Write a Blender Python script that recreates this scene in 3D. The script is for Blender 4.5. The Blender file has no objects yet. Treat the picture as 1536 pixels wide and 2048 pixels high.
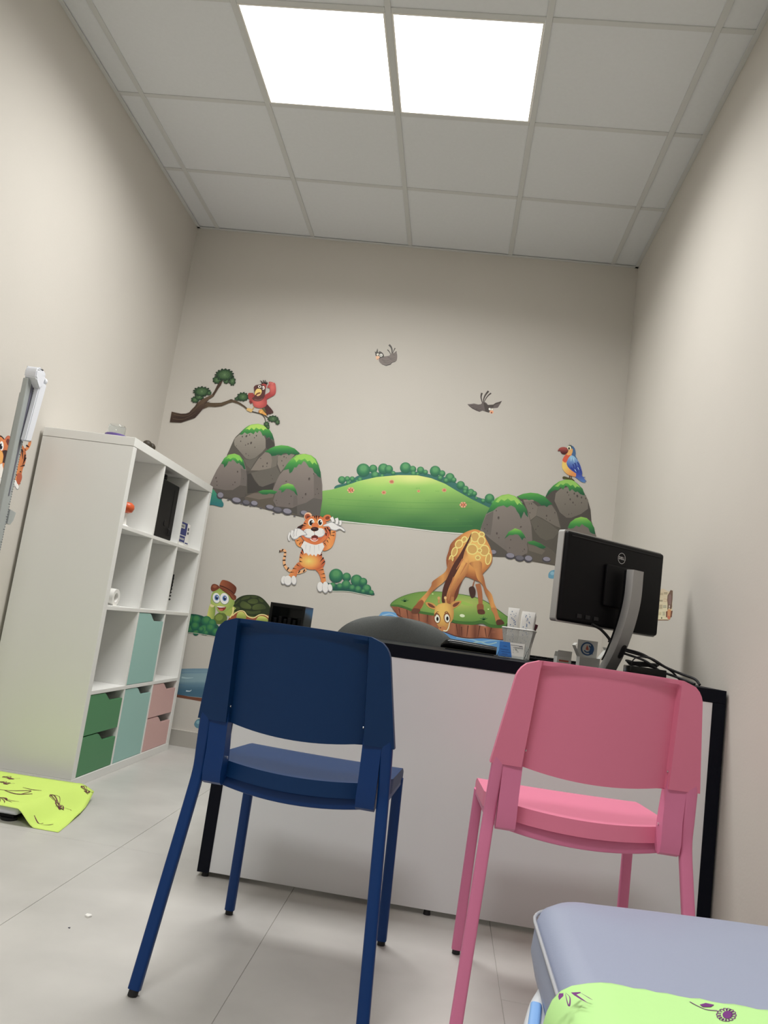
import bpy, bmesh, math, random
from mathutils import Vector, Matrix
from mathutils.geometry import tessellate_polygon
random.seed(7)
PI = math.pi
COL = bpy.context.scene.collection

# ------------------------------------------------------------------ survey of the room
# camera pose recovered from the 0.6 m ceiling grid; used to measure where things stand
CAM = Vector((0.50743, -4.44940, 0.81038))
YAW, PITCH, ROLL, FPX = -0.0992747, 0.143081, 0.138656, 1575.86
WL, WR, HC = -1.3312, 1.3497, 3.0766          # left wall x, right wall x, ceiling height; back wall y = 0
def cam_axes():
    cy, sy, cp, sp = math.cos(YAW), math.sin(YAW), math.cos(PITCH), math.sin(PITCH)
    f = Vector((sy*cp, cy*cp, sp)); r = Vector((cy, -sy, 0)); u = r.cross(f)
    c, s = math.cos(ROLL), math.sin(ROLL)
    return c*r + s*u, -s*r + c*u, f
RX, UX, FX = cam_axes()
def sight(px, py): return RX*((px-768)/FPX) - UX*((py-1024)/FPX) + FX
def on_back(px, py):  d = sight(px, py); t = (0-CAM.y)/d.y; p = CAM+d*t; return (p.x, p.z)
def on_left(px, py):  d = sight(px, py); t = (WL-CAM.x)/d.x; p = CAM+d*t; return (p.y, p.z)
def on_right(px, py): d = sight(px, py); t = (WR-CAM.x)/d.x; p = CAM+d*t; return (p.y, p.z)

# ------------------------------------------------------------------ materials
def lin(c): 
    c = c/255.0
    return c/12.92 if c <= 0.04045 else ((c+0.055)/1.055)**2.4
def rgb(r, g, b, k=1.0): return (min(lin(r)/k, .95), min(lin(g)/k, .95), min(lin(b)/k, .95), 1)
def mat(name, c, rough=.5, metal=0, noise=0, nscale=20, bump=0, bscale=200, spec=.5, trans=0, alpha=1, emit=None, estr=0, coat=0, ior=1.45):
    m = bpy.data.materials.new(name); m.use_nodes = True; nt = m.node_tree; b = nt.nodes['Principled BSDF']
    b.inputs['Base Color'].default_value = c; b.inputs['Roughness'].default_value = rough
    b.inputs['Metallic'].default_value = metal; b.inputs['Specular IOR Level'].default_value = spec
    b.inputs['Transmission Weight'].default_value = trans; b.inputs['Alpha'].default_value = alpha
    b.inputs['IOR'].default_value = ior
    if coat: b.inputs['Coat Weight'].default_value = coat
    if emit: b.inputs['Emission Color'].default_value = emit; b.inputs['Emission Strength'].default_value = estr
    tc = nt.nodes.new('ShaderNodeTexCoord')
    if noise:
        n = nt.nodes.new('ShaderNodeTexNoise'); n.inputs['Scale'].default_value = nscale; n.inputs['Detail'].default_value = 6
        nt.links.new(tc.outputs['Object'], n.inputs['Vector'])
        r = nt.nodes.new('ShaderNodeMapRange'); r.inputs['From Min'].default_value = .3; r.inputs['From Max'].default_value = .7
        r.inputs['To Min'].default_value = 1-noise; r.inputs['To Max'].default_value = 1+noise
        nt.links.new(n.outputs['Fac'], r.inputs['Value'])
        x = nt.nodes.new('ShaderNodeVectorMath'); x.operation = 'SCALE'; x.inputs[0].default_value = c[:3]
        nt.links.new(r.outputs['Result'], x.inputs['Scale']); nt.links.new(x.outputs['Vector'], b.inputs['Base Color'])
    if bump:
        n = nt.nodes.new('ShaderNodeTexNoise'); n.inputs['Scale'].default_value = bscale; n.inputs['Detail'].default_value = 4
        nt.links.new(tc.outputs['Object'], n.inputs['Vector'])
        q = nt.nodes.new('ShaderNodeBump'); q.inputs['Strength'].default_value = bump; q.inputs['Distance'].default_value = .001
        nt.links.new(n.outputs['Fac'], q.inputs['Height']); nt.links.new(q.outputs['Normal'], b.inputs['Normal'])
    return m
M = {}
M['wall']    = mat('wall_paint', (.575,.545,.50,1), .75, noise=.015, nscale=2, bump=.25, bscale=120)
M['tile']    = mat('ceiling_tile', (.71,.725,.75,1), .9, noise=.012, nscale=60, bump=.15, bscale=300)
M['tee']     = mat('ceiling_tee', (.60,.605,.60,1), .6)
M['floor']   = mat('floor_stoneware', (.50,.487,.465,1), .42, noise=.13, nscale=2.6, bump=.1, bscale=60)
M['grout']   = mat('grout', (.40,.385,.36,1), .9)
M['base']    = mat('baseboard_stoneware', (.42,.40,.365,1), .45, noise=.06, nscale=5)
M['lamp']    = mat('panel_diffuser', (1,1,1,1), .6, emit=(1,.995,.98,1), estr=3.5)
M['lampfr']  = mat('panel_frame', (.78,.76,.72,1), .5)
M['white']   = mat('white_laminate', (.80,.80,.78,1), .45, bump=.05)
M['green']   = mat('green_front', rgb(70,125,85,.78), .5)
M['teal']    = mat('pale_teal_front', rgb(140,178,172,.78), .5)
M['pinkf']   = mat('dusty_pink_front', rgb(190,155,152,.78), .5)
M['dark']    = mat('dark_gap', (.03,.03,.03,1), .8)
M['deskbl']  = mat('desk_black_laminate', (.004,.005,.010,1), .5, bump=.2, bscale=500, spec=.12)
M['deskwh']  = mat('desk_white_panel', (.71,.72,.735,1), .35)
M['blue']    = mat('blue_plastic', (.0005,.027,.105,1), .5, bump=.12, bscale=700, spec=.32)
M['bluem']   = mat('blue_metal', (.001,.032,.15,1), .42, spec=.35)
M['pink']    = mat('pink_plastic', (.74,.21,.335,1), .5, bump=.12, bscale=700, spec=.35)
M['pinkm']   = mat('pink_metal', (.66,.195,.35,1), .45, spec=.4)
M['rubber']  = mat('black_rubber', (.012,.012,.014,1), .7)
M['screw']   = mat('screw_zinc', (.7,.7,.72,1), .25, metal=1)
M['blackpl'] = mat('black_plastic', (.004,.004,.005,1), .5, spec=.18)
M['blackgl'] = mat('black_gloss', (.003,.003,.003,1), .22, spec=.3)
M['silver']  = mat('silver_plastic', (.33,.33,.325,1), .38, metal=.35)
M['rim']     = mat('monitor_rim', (.42,.42,.41,1), .35, metal=.3)
M['logo']    = mat('logo_grey', (.50,.50,.50,1), .4)
M['smoke']   = mat('smoked_plastic', (.03,.035,.035,1), .12, trans=.35, ior=1.3)
M['clear']   = mat('clear_acrylic', (.92,.95,.96,1), .03, trans=1, ior=1.25)
M['paperw']  = mat('white_paper', (.80,.79,.76,1), .7)
M['paperg']  = mat('grey_card', (.50,.50,.48,1), .7)
M['cardb']   = mat('card_blue', rgb(50,110,185,.8), .5)
M['ink']     = mat('ink_dark', (.06,.06,.09,1), .6)
M['inkblue'] = mat('ink_blue', (.02,.03,.17,1), .6)
M['inkmid']  = mat('ink_faded_blue', (.13,.22,.42,1), .6)
M['inkred']  = mat('ink_red', (.35,.08,.05,1), .6)
M['mesh']    = mat('white_wire', (.62,.62,.60,1), .45)
M['fabric']  = mat('grey_chair_fabric', (.085,.09,.088,1), .95, noise=.12, nscale=300, bump=.5, bscale=900)
M['vinyl']   = mat('lilac_grey_vinyl', (.30,.335,.46,1), .42, bump=.15, bscale=350)
M['vinyls']  = mat('seam_piping', (.45,.46,.50,1), .5)
M['lime']    = mat('lime_paper', (.60,.80,.17,1), .75, bump=.3, bscale=60)
M['lime2']   = mat('pale_lime_paper', (.47,.78,.30,1), .75, bump=.3, bscale=90)
M['printp']  = mat('purple_print', (.16,.02,.19,1), .7)
M['printb']  = mat('brown_print', (.14,.035,.05,1), .7)
M['scalew']  = mat('scale_white', (.72,.74,.80,1), .35)
M['scaleg']  = mat('scale_grey_aluminium', (.42,.45,.45,1), .35, metal=.3)
M['scaled']  = mat('scale_groove', (.13,.13,.17,1), .4)
M['purple']  = mat('purple_lid', (.11,.07,.24,1), .4)
M['orange']  = mat('orange_red_plastic', (.60,.10,.03,1), .35)
M['maroon']  = mat('maroon_plastic', (.10,.015,.03,1), .4)
M['framew']  = mat('couch_frame_white', (.66,.68,.72,1), .35)
M['framebl'] = mat('couch_frame_blue', (.22,.42,.78,1), .4)
# the sticker artwork: flat printed colours stored per corner
PRINT = bpy.data.materials.new('sticker_print'); PRINT.use_nodes = True
_b = PRINT.node_tree.nodes['Principled BSDF']; _a = PRINT.node_tree.nodes.new('ShaderNodeVertexColor'); _a.layer_name = 'print'
PRINT.node_tree.links.new(_a.outputs['Color'], _b.inputs['Base Color']); _b.inputs['Roughness'].default_value = .5
_b.inputs['Specular IOR Level'].default_value = .3

# ------------------------------------------------------------------ objects and naming
ROOT = {}
def tag(o, label, cat, group=None):
    o['label'] = label; o['category'] = cat
    if group: o['group'] = group
    return o
def thing(name, label, cat, loc=(0,0,0), rz=0, group=None):
    o = bpy.data.objects.new(name, None); COL.objects.link(o); o.empty_display_size = .05
    o.location = loc; o.rotation_euler = (0,0,rz)
    ROOT[o] = Matrix.Translation(Vector(loc)) @ Matrix.Rotation(rz, 4, 'Z')
    return tag(o, label, cat, group)
def obj(name, bm, m, parent=None, world=True, smooth=0, label=None, base=None):
    """one mesh object; world=True: the shape was drawn in room coordinates"""
    if parent is not None:
        W = ROOT[parent]
        if world: bmesh.ops.transform(bm, matrix=W.inverted(), verts=bm.verts)
    elif base is not None:
        bmesh.ops.translate(bm, vec=-Vector(base), verts=bm.verts)
    me = bpy.data.meshes.new(name)
    bmesh.ops.recalc_face_normals(bm, faces=bm.faces) if smooth != 'flatkeep' else None
    bm.to_mesh(me); bm.free()
    ms = m if isinstance(m, (list, tuple)) else [m]
    for x in ms: me.materials.append(M[x] if isinstance(x, str) else x)
    if smooth and smooth != 'flatkeep':
        for p in me.polygons: p.use_smooth = True
        me.set_sharp_from_angle(angle=math.radians(smooth))
    o = bpy.data.objects.new(name, me); COL.objects.link(o)
    if parent is not None: o.parent = parent; ROOT[o] = ROOT[parent]
    elif base is not None: o.location = base
    if label: o['label'] = label
    return o
def struct(name, bm, m, parent=None, smooth=0):
    o = obj(name, bm, m, parent, smooth=smooth); o['kind'] = 'structure'
    if parent is None: ROOT[o] = Matrix.Identity(4)
    return o

# ------------------------------------------------------------------ shape helpers
def new(): return bmesh.new()
def box(bm, x0, x1, y0, y1, z0, z1, bev=0, seg=2, mi=0, rot=None, ctr=None):
    t = bmesh.new(); bmesh.ops.create_cube(t, size=1)
    bmesh.ops.scale(t, vec=(abs(x1-x0), abs(y1-y0), abs(z1-z0)), verts=t.verts)
    if bev: bmesh.ops.bevel(t, geom=t.edges[:], offset=bev, segments=seg, affect='EDGES', profile=.5)
    if rot: bmesh.ops.rotate(t, cent=(0,0,0), matrix=rot, verts=t.verts)
    bmesh.ops.translate(t, vec=((x0+x1)/2, (y0+y1)/2, (z0+z1)/2), verts=t.verts)
    merge(bm, t, mi); return bm
def merge(bm, t, mi=0):
    vm = {v: bm.verts.new(v.co) for v in t.verts}
    for f in t.faces:
        try: g = bm.faces.new([vm[v] for v in f.verts]); g.material_index = mi
        except ValueError: pass
    t.free()
def cyl(bm, p0, p1, r0, r1=None, n=16, mi=0, caps=True):
    p0, p1 = Vector(p0), Vector(p1); r1 = r0 if r1 is None else r1
    d = (p1-p0).normalized(); a = Vector((0,0,1)) if abs(d.z) < .9 else Vector((1,0,0))
    u = d.cross(a).normalized(); v = d.cross(u)
    A = [bm.verts.new(p0+(u*math.cos(t)+v*math.sin(t))*r0) for t in [2*PI*i/n for i in range(n)]]
    B = [bm.verts.new(p1+(u*math.cos(t)+v*math.sin(t))*r1) for t in [2*PI*i/n for i in range(n)]]
    for i in range(n):
        f = bm.faces.new((A[i], A[(i+1)%n], B[(i+1)%n], B[i])); f.material_index = mi
    if caps:
        bm.faces.new(A[::-1]).material_index = mi; bm.faces.new(B).material_index = mi
def spline(pts, k=6, closed=False):
    n = len(pts); out = []; P = [Vector(p) for p in pts]
    rng = range(n) if closed else range(n-1)
    for i in rng:
        p1, p2 = P[i], P[(i+1) % n]
        p0 = P[(i-1) % n] if closed or i > 0 else p1+(p1-p2)
        p3 = P[(i+2) % n] if closed or i+2 < n else p2+(p2-p1)
        for j in range(k):
            t = j/k
            out.append(.5*((2*p1)+(-p0+p2)*t+(2*p0-5*p1+4*p2-p3)*t*t+(-p0+3*p1-3*p2+p3)*t**3))
    if not closed: out.append(P[-1])
    return out
def tube(bm, pts, r, n=8, mi=0, prof=None, up=None):
    """sweep a circle (or a closed 2-D profile) along a path"""
    P = [Vector(p) for p in pts]; rings = []
    prev = Vector(up) if up else None
    for i, p in enumerate(P):
        d = (P[min(i+1, len(P)-1)]-P[max(i-1, 0)]).normalized()
        if prev is None: prev = Vector((0,0,1)) if abs(d.z) < .9 else Vector((0,1,0))
        u = (prev-d*prev.dot(d)).normalized(); v = d.cross(u)
        if not up: prev = u
        rr = r[i] if isinstance(r, (list, tuple)) else r
        sec = prof if prof else [(math.cos(2*PI*k/n)*rr, math.sin(2*PI*k/n)*rr) for k in range(n)]
        rings.append([bm.verts.new(p+u*a+v*b) for a, b in sec])
    m = len(rings[0])
    for a, b in zip(rings, rings[1:]):
        for k in range(m):
            bm.faces.new((a[k], a[(k+1)%m], b[(k+1)%m], b[k])).material_index = mi
    bm.faces.new(rings[0][::-1]).material_index = mi; bm.faces.new(rings[-1]).material_index = mi
def rrect(w, h, r, n=4):
    o = []
    for cx, cy, a in ((w/2-r, h/2-r, 0), (-w/2+r, h/2-r, 90), (-w/2+r, -h/2+r, 180), (w/2-r, -h/2+r, 270)):
        for i in range(n+1):
            t = math.radians(a+90*i/n); o.append((cx+r*math.cos(t), cy+r*math.sin(t)))
    return o
def loft(bm, rings, caps=True, mi=0, closed=True):
    V = [[bm.verts.new(p) for p in r] for r in rings]; m = len(V[0])
    for a, b in zip(V, V[1:]):
        for k in range(m if closed else m-1):
            bm.faces.new((a[k], a[(k+1)%m], b[(k+1)%m], b[k])).material_index = mi
    if caps: bm.faces.new(V[0][::-1]).material_index = mi; bm.faces.new(V[-1]).material_index = mi
def lathe(bm, prof, c, n=24, mi=0):
    rings = [[(c[0]+r*math.cos(2*PI*k/n), c[1]+r*math.sin(2*PI*k/n), c[2]+z) for k in range(n)] for r, z in prof]
    loft(bm, rings, True, mi)
def prism(bm, pts, off, mi=0):
    """closed 3-D polygon pushed along off"""
    off = Vector(off); A = [bm.verts.new(Vector(p)) for p in pts]; B = [bm.verts.new(Vector(p)+off) for p in pts]
    n = len(pts)
    for i in range(n): bm.faces.new((A[i], A[(i+1)%n], B[(i+1)%n], B[i])).material_index = mi
    for L, flip in ((A, True), (B, False)):
        for t in tessellate_polygon([[v.co for v in L]]):
            try: bm.faces.new([L[i] for i in (t[::-1] if flip else t)]).material_index = mi
            except ValueError: pass

# ================================================================== THE ROOM
YF = -6.30                                   # wall behind the camera
b = new()                                    # floor: stoneware slabs over a grout bed
box(b, WL-.1, WR+.1, YF-.1, .1, -.06, -.0016, mi=1)
xs = [WL, -1.034, -.444, .146, .736, 1.326, WR]; offs = [-.66, -.66, -.66, -.665, -.055, -.05, -.05]
for i in range(6):
    y = offs[i] if i != 1 else -.66
    js = [0]; 
    while y > YF: js.append(y); y -= 1.2
    if js[1] > -.02: js = js[1:]; js[0] = 0
    js.append(YF)
    for a, c in zip(js, js[1:]):
        box(b, xs[i]+.0007, xs[i+1]-.0007, c+.0007, a-.0007, -.02, 0, bev=.0005, seg=1)
struct('floor', b, ['floor', 'grout'])
b = new(); box(b, WL-.1, WR+.1, 0, .1, -.06, HC+.2); struct('wall_back', b, 'wall')
b = new(); box(b, WL-.1, WL, YF, 0, -.06, HC+.2); struct('wall_left', b, 'wall')
b = new(); box(b, WR, WR+.1, YF, 0, -.06, HC+.2); struct('wall_right', b, 'wall')
b = new()                                    # rear wall with a doorway opening filled by a door
box(b, WL-.1, -.95, YF-.1, YF, -.06, HC+.2); box(b, -.05, WR+.1, YF-.1, YF, -.06, HC+.2); box(b, -.95, -.05, YF-.1, YF, 2.08, HC+.2)
struct('wall_front', b, 'wall')
b = new(); box(b, -.95, -.05, YF-.07, YF-.03, 0, 2.08, bev=.003); d1 = struct('door_1', b, 'white')
b = new(); tube(b, [(-.14, YF-.03, 1.03), (-.14, YF+.02, 1.03), (-.25, YF+.02, 1.03)], .009, 10); obj('door_handle', b, 'screw', d1, smooth=40)
b = new()
box(b, WL, WR, -.012, 0, 0, .084, bev=.001); box(b, WL, WR, -.0125, 0, .0842, .0885, mi=1); struct('baseboard_back', b, ['base', 'wall'])
b = new(); box(b, WR-.012, WR, YF, -2.06, 0, .078, bev=.002); struct('baseboard_right', b, 'base')
b = new(); box(b, WL, WL+.012, YF, -.012, 0, .078, bev=.002); struct('baseboard_left', b, 'base')

# suspended ceiling: tiles lie 8 mm above the tees
gx = [-1.2, -.6, 0, .6, 1.2]
gy = [-.631-.6*k for k in range(0, 10)]
lampcells = {(1, 2), (2, 2), (1, 7), (2, 7)}  # (column after gx[i], row between gy[j-1] and gy[j])
X = [WL]+gx+[WR]; Y = [0]+gy+[YF]
b = new()
for i in range(len(X)-1):
    for j in range(len(Y)-1):
        if (i-1, j) in lampcells: continue
        box(b, X[i]+.004, X[i+1]-.004, Y[j+1]+.004, Y[j]-.004, HC+.004, HC+.02, bev=.002, seg=1)
box(b, WL-.1, WR+.1, YF-.1, .1, HC+.2, HC+.26)
ceil = struct('ceiling', b, 'tile')
b = new()
for x in gx: box(b, x-.012, x+.012, YF, 0, HC-.001, HC+.03, bev=.0008, seg=1)
for y in gy:
    for a, c in zip(X, X[1:]): box(b, a+.0125, c-.0125, y-.012, y+.012, HC-.0004, HC+.03, bev=.0008, seg=1)
obj('ceiling_grid', b, 'tee', ceil)
b = new()
box(b, WL, WR, -.020, 0, HC-.003, HC+.0, bev=.0008, seg=1); box(b, WL, WL+.020, YF, 0, HC-.003, HC+.0, bev=.0008, seg=1); box(b, WR-.020, WR, YF, 0, HC-.003, HC+.0, bev=.0008, seg=1)
struct('trim_1', b, 'tee')
def panel_light(i, j, label, power=22.5, spread=156):
    x0, x1, y1, y0 = gx[i], gx[i+1], Y[j], Y[j+1]
    t = thing('ceiling_light', label, 'ceiling light', ((x0+x1)/2, (y0+y1)/2, HC), 0, 'square LED panels set in the ceiling')
    a, c, e, f = x0+.0125, x1-.0125, y0+.0125, y1-.0125; w = .008
    bb = new()
    for q in ((a, a+w, e, f), (c-w, c, e, f), (a+w, c-w, e, e+w), (a+w, c-w, f-w, f)): box(bb, q[0], q[1], q[2], q[3], HC-.001, HC+.012, bev=.0008, seg=1)
    obj('light_frame', bb, 'lampfr', t)
    bb = new(); box(bb, a+.001, c-.001, e+.001, f-.001, HC+.0125, HC+.02); obj('diffuser', bb, 'lamp', t)
    L = bpy.data.lights.new('led_module', 'AREA'); L.shape = 'RECTANGLE'; L.size = c-a-2*w; L.size_y = f-e-2*w; L.energy = power; L.color = (1, .99, .965); L.spread = math.radians(spread)
    lo = bpy.data.objects.new('led_module', L); COL.objects.link(lo); lo.parent = t; lo.location = (0, 0, .0115)
panel_light(1, 2, 'glowing square ceiling panel, the left one of the lit pair, beside the other lit panel')
panel_light(2, 2, 'glowing square ceiling panel, the right one of the lit pair, nearer the right wall')
panel_light(1, 7, 'glowing square ceiling panel behind the viewer, above the examination couch end, left one', 18.5)
panel_light(2, 7, 'glowing square ceiling panel behind the viewer, above the examination couch end, right one', 18.5)
# ================================================================== SHELVING UNIT
SX0, SX1 = -1.316, -.905                     # back and front of the unit
SY = [-1.278, -1.240, -.895, -.879, -.548, -.532, -.188, -.150]
SZ = [0, .036, .370, .386, .721, .737, 1.066, 1.082, 1.417, 1.455]
sh = thing('shelving_unit', 'tall white open cube shelving unit with coloured fronts against the left wall', 'shelving unit', ((SX0+SX1)/2, -.714, 0))
b = new(); box(b, SX0, SX1, SY[0], SY[7], SZ[8], SZ[9], bev=.0012); obj('top_board', b, 'white', sh)
b = new(); box(b, SX0, SX1, SY[0], SY[7], SZ[0], SZ[1], bev=.0012); obj('bottom_board', b, 'white', sh)
for k in (0, 6):
    b = new(); box(b, SX0, SX1-.001, SY[k]+.0005, SY[k+1], SZ[1]+.0005, SZ[8]-.0015, bev=.001); obj('side_panel', b, 'white', sh)
for k in (2, 4, 6):
    b = new(); box(b, SX0+.004, SX1-.002, SY[1], SY[6], SZ[k], SZ[k+1], bev=.001); obj('shelf_board', b, 'white', sh)
for r in range(4):
    for k in (2, 4):
        b = new(); box(b, SX0+.004, SX1-.003, SY[k], SY[k+1], SZ[2*r+1], SZ[2*r+2], bev=.001); obj('divider', b, 'white', sh)
b = new(); box(b, SX0, SX0+.004, SY[1], SY[6], SZ[1], SZ[8]); obj('back_panel', b, 'white', sh)
def front(name, y0, y1, z0, z1, m, label):
    """front board with a sloping finger notch cut from the top corner nearest the far wall"""
    g = .0025; y0 += g; y1 -= g; z0 += g; z1 -= g; L = y1-y0; d = .036
    pts = [(y0, z0), (y1, z0), (y1, z1-d)]
    for t in range(0, 9):                     # S curve
        u = t/8; pts.append((y1-.36*L-u*.24*L, z1-d+d*(.5-.5*math.cos(PI*u))))
    pts.append((y0, z1))
    bb = new(); prism(bb, [(SX1-.004, y, z) for y, z in pts], (-.015, 0, 0))
    f = obj(name, bb, m, sh, label=label)
    bb = new()                                # the box behind the front
    x1 = SX1-.0195; x0 = SX0+.03
    if name == 'drawer':
        box(bb, x0, x1, y0+.004, y0+.014, z0+.004, z1-.045); box(bb, x0, x1, y1-.014, y1-.004, z0+.004, z1-.045)
        box(bb, x0, x0+.01, y0+.0145, y1-.0145, z0+.004, z1-.045); box(bb, x0+.0105, x1, y0+.0145, y1-.0145, z0+.004, z0+.009)
        obj('drawer_box', bb, 'white', f)
    else:
        cyl(bb, (SX1-.0245, y0+.006, z1-.06), (SX1-.0245, y0+.006, z1-.02), .004); obj('hinge', bb, 'screw', f)
        bb = new(); cyl(bb, (SX1-.0245, y0+.006, z0+.02), (SX1-.0245, y0+.006, z0+.06), .004); obj('hinge', bb, 'screw', f)
front('door', SY[3], SY[4], SZ[3], SZ[4], 'teal', 'pale teal door, upper one')
front('door', SY[3], SY[4], SZ[1], SZ[2], 'teal', 'pale teal door, bottom row')
zm = .2
front('drawer', SY[1], SY[2], zm, SZ[2], 'green', 'green drawer front, upper one')
front('drawer', SY[1], SY[2], SZ[1], zm, 'green', 'green drawer front, lower one')
front('drawer', SY[5], SY[6], zm, SZ[2], 'pinkf', 'dusty pink drawer front, upper one')
front('drawer', SY[5], SY[6], SZ[1], zm, 'pinkf', 'dusty pink drawer front, lower one')

# things on and in the shelving unit
t = thing('lidded_jar', 'clear glass jar standing upside down on its purple lid on top of the shelving unit', 'jar', (-1.03, -1.20, SZ[9]))
b = new(); lathe(b, [(.043, 0), (.046, .002), (.046, .015), (.043, .018)], (-1.03, -1.20, SZ[9])); obj('lid', b, 'purple', t, smooth=40)
b = new(); lathe(b, [(.038, .0185), (.038, .052), (.032, .060), (.030, .060), (.036, .051), (.036, .0195)], (-1.03, -1.20, SZ[9])); obj('glass_body', b, 'clear', t, smooth=40)
t = thing('toy_figure', 'small dark rounded trinket on top of the shelving unit', 'trinket', (-.955, -1.02, SZ[9]))
b = new()
for x, y, z, r in ((-.955, -1.03, .022, .022), (-.945, -1.005, .018, .020), (-.968, -1.0, .016, .017)): lathe(b, [(r*math.sin(PI*k/8)+.0003, z-r*math.cos(PI*k/8)+.0) for k in range(9)], (x, y, SZ[9]), 14)
obj('body', b, mat('dark_brown_rubber', (.03,.022,.012,1), .6), t, smooth=60)
t = thing('toy', 'orange red rounded plastic toy peeking from the top near shelf compartment', 'toy', (-.943, -1.152, SZ[7]))
b = new(); lathe(b, [(.022, 0), (.024, .003), (.012, .010), (.009, .05), (.012, .06)], (-.943, -1.152, SZ[7]), 18); obj('foot', b, 'paperw', t, smooth=50)
b = new(); lathe(b, [(.013, .0605), (.027, .066), (.034, .082), (.032, .097), (.02, .107), (.001, .109)], (-.943, -1.152, SZ[7]), 22); obj('head', b, 'orange', t, smooth=60)
t = thing('computer_tower', 'black desktop computer tower standing in the top middle shelf compartment', 'computer', (-1.09, -.80, SZ[7]))
b = new(); box(b, -1.27, -.938, -.876, -.640, SZ[7]+.002, SZ[7]+.275, bev=.003); obj('case', b, 'blackpl', t)
b = new(); box(b, -.938, -.912, -.877, -.638, SZ[7]+.001, SZ[7]+.277, bev=.006); box(b, -.913, -.9105, -.700, -.655, SZ[7]+.03, SZ[7]+.25, bev=.001); obj('front_bezel', b, 'blackpl', t)
b = new(); cyl(b, (-.9118, -.76, SZ[7]+.075), (-.909, -.76, SZ[7]+.075), .016, .013, 20); obj('power_button', b, 'blackpl', t, smooth=40)
b = new()
for y in (-.77, -.755): tube(b, spline([(-.9105, y+.06, SZ[7]+.055), (-.904, y+.063, SZ[7]+.05), (-.902, y+.07, SZ[7]+.03), (-.910, y+.072, SZ[7]+.02)], 5), .002, 6)
obj('front_cable', b, 'rubber', t, smooth=60)
for k, (z, dy) in enumerate(((.283, 0), (.294, .01), (.305, -.005))):
    b = new(); tube(b, spline([(-1.20, -.86, SZ[7]+z), (-1.0, -.85+dy, SZ[7]+z+.002), (-.955, -.80+dy, SZ[7]+z+.004), (-.97, -.73, SZ[7]+z), (-1.2, -.71, SZ[7]+z)], 8), .0048, 8)
    b2 = obj('cable', b, 'rubber', smooth=60, base=(-1.1, -.79, SZ[7]+z-.005)); 
    tag(b2, ['black cable coiled on top of the computer tower, lowest coil', 'black cable coiled on top of the computer tower, middle coil', 'black cable coiled on top of the computer tower, topmost coil'][k], 'cable', 'cables on the computer tower')
t = thing('cardboard_box', 'navy and white printed cardboard box in the top far shelf compartment', 'box', (-.99, -.40, SZ[7]))
b = new(); box(b, -1.06, -.94, -.50, -.305, SZ[7]+.0005, SZ[7]+.125, bev=.001); obj('carton', b, 'paperw', t)
b = new()
box(b, -.9399, -.939, -.50, -.355, SZ[7]+.058, SZ[7]+.1245); box(b, -.9399, -.939, -.50, -.478, SZ[7]+.028, SZ[7]+.053); box(b, -.9399, -.939, -.470, -.365, SZ[7]+.004, SZ[7]+.053)
box(b, -.9399, -.939, -.352, -.306, SZ[7]+.001, SZ[7]+.024)
obj('printed_panel', b, 'inkblue', t)
b = new(); box(b, -.939, -.9384, -.462, -.395, SZ[7]+.092, SZ[7]+.115, bev=.002)
for k in range(4):
    for j in range(2): box(b, -.939, -.9384, -.460+k*.022, -.445+k*.022, SZ[7]+.012+j*.02, SZ[7]+.022+j*.02)
obj('label', b, 'paperg', t)
b = new(); box(b, -.9399, -.939, -.34, -.318, SZ[7]+.07, SZ[7]+.082); box(b, -.9399, -.939, -.34, -.322, SZ[7]+.09, SZ[7]+.105)
for k in range(3): box(b, -.9384, -.9380, -.455+k*.018, -.443+k*.018, SZ[7]+.098, SZ[7]+.108)
obj('printed_text', b, 'ink', t)
b = new(); prism(b, [(-.935, -.535, 0), (-.912, -.45, 0), (-.912, -.37, 0), (-.937, -.40, 0)], (0, 0, .012)); bmesh.ops.translate(b, vec=(0,0,SZ[7]+.0005), verts=b.verts)
tag(obj('folded_leaflet', b, 'paperw', base=(-.925, -.44, SZ[7]+.0005)), 'white folded leaflet lying in front of the navy printed box', 'leaflet')
t = thing('tape_roll', 'white roll of tape or paper in the second shelf compartment, nearest column', 'roll', (-.97, -1.14, SZ[5]))
b = new(); c = (-.985, -1.115, SZ[5]+.038)
rings = []
for x, r in ((0, .037), (.055, .037), (.055, .020), (0, .020)): rings.append([(c[0]+x, c[1]+r*math.cos(2*PI*k/28), c[2]+r*math.sin(2*PI*k/28)) for k in range(28)])
loft(b, rings+[rings[0]], False); obj('roll_body', b, 'paperw', t, smooth=40)
b = new(); box(b, -.99, -.925, -1.16, -1.075, SZ[5]+.0005, SZ[5]+.004, bev=.001); obj('base_plate', b, 'white', t)
b = new()
tube(b, spline([(-.950, -.475, SZ[5]+.012), (-.946, -.458, SZ[5]+.06), (-.942, -.444, SZ[5]+.12), (-.940, -.446, SZ[5]+.19)], 6), .009, 8)
for k in range(7): cyl(b, (-.942, -.446, SZ[5]+.060+k*.018), (-.942, -.424, SZ[5]+.060+k*.018), .006, .005, 8)
tag(obj('spiral_binding', b, 'blackpl', base=(-.955, -.50, SZ[5])), 'black toothed comb binding leaning in the second row, far shelf compartment', 'binding comb')

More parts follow.
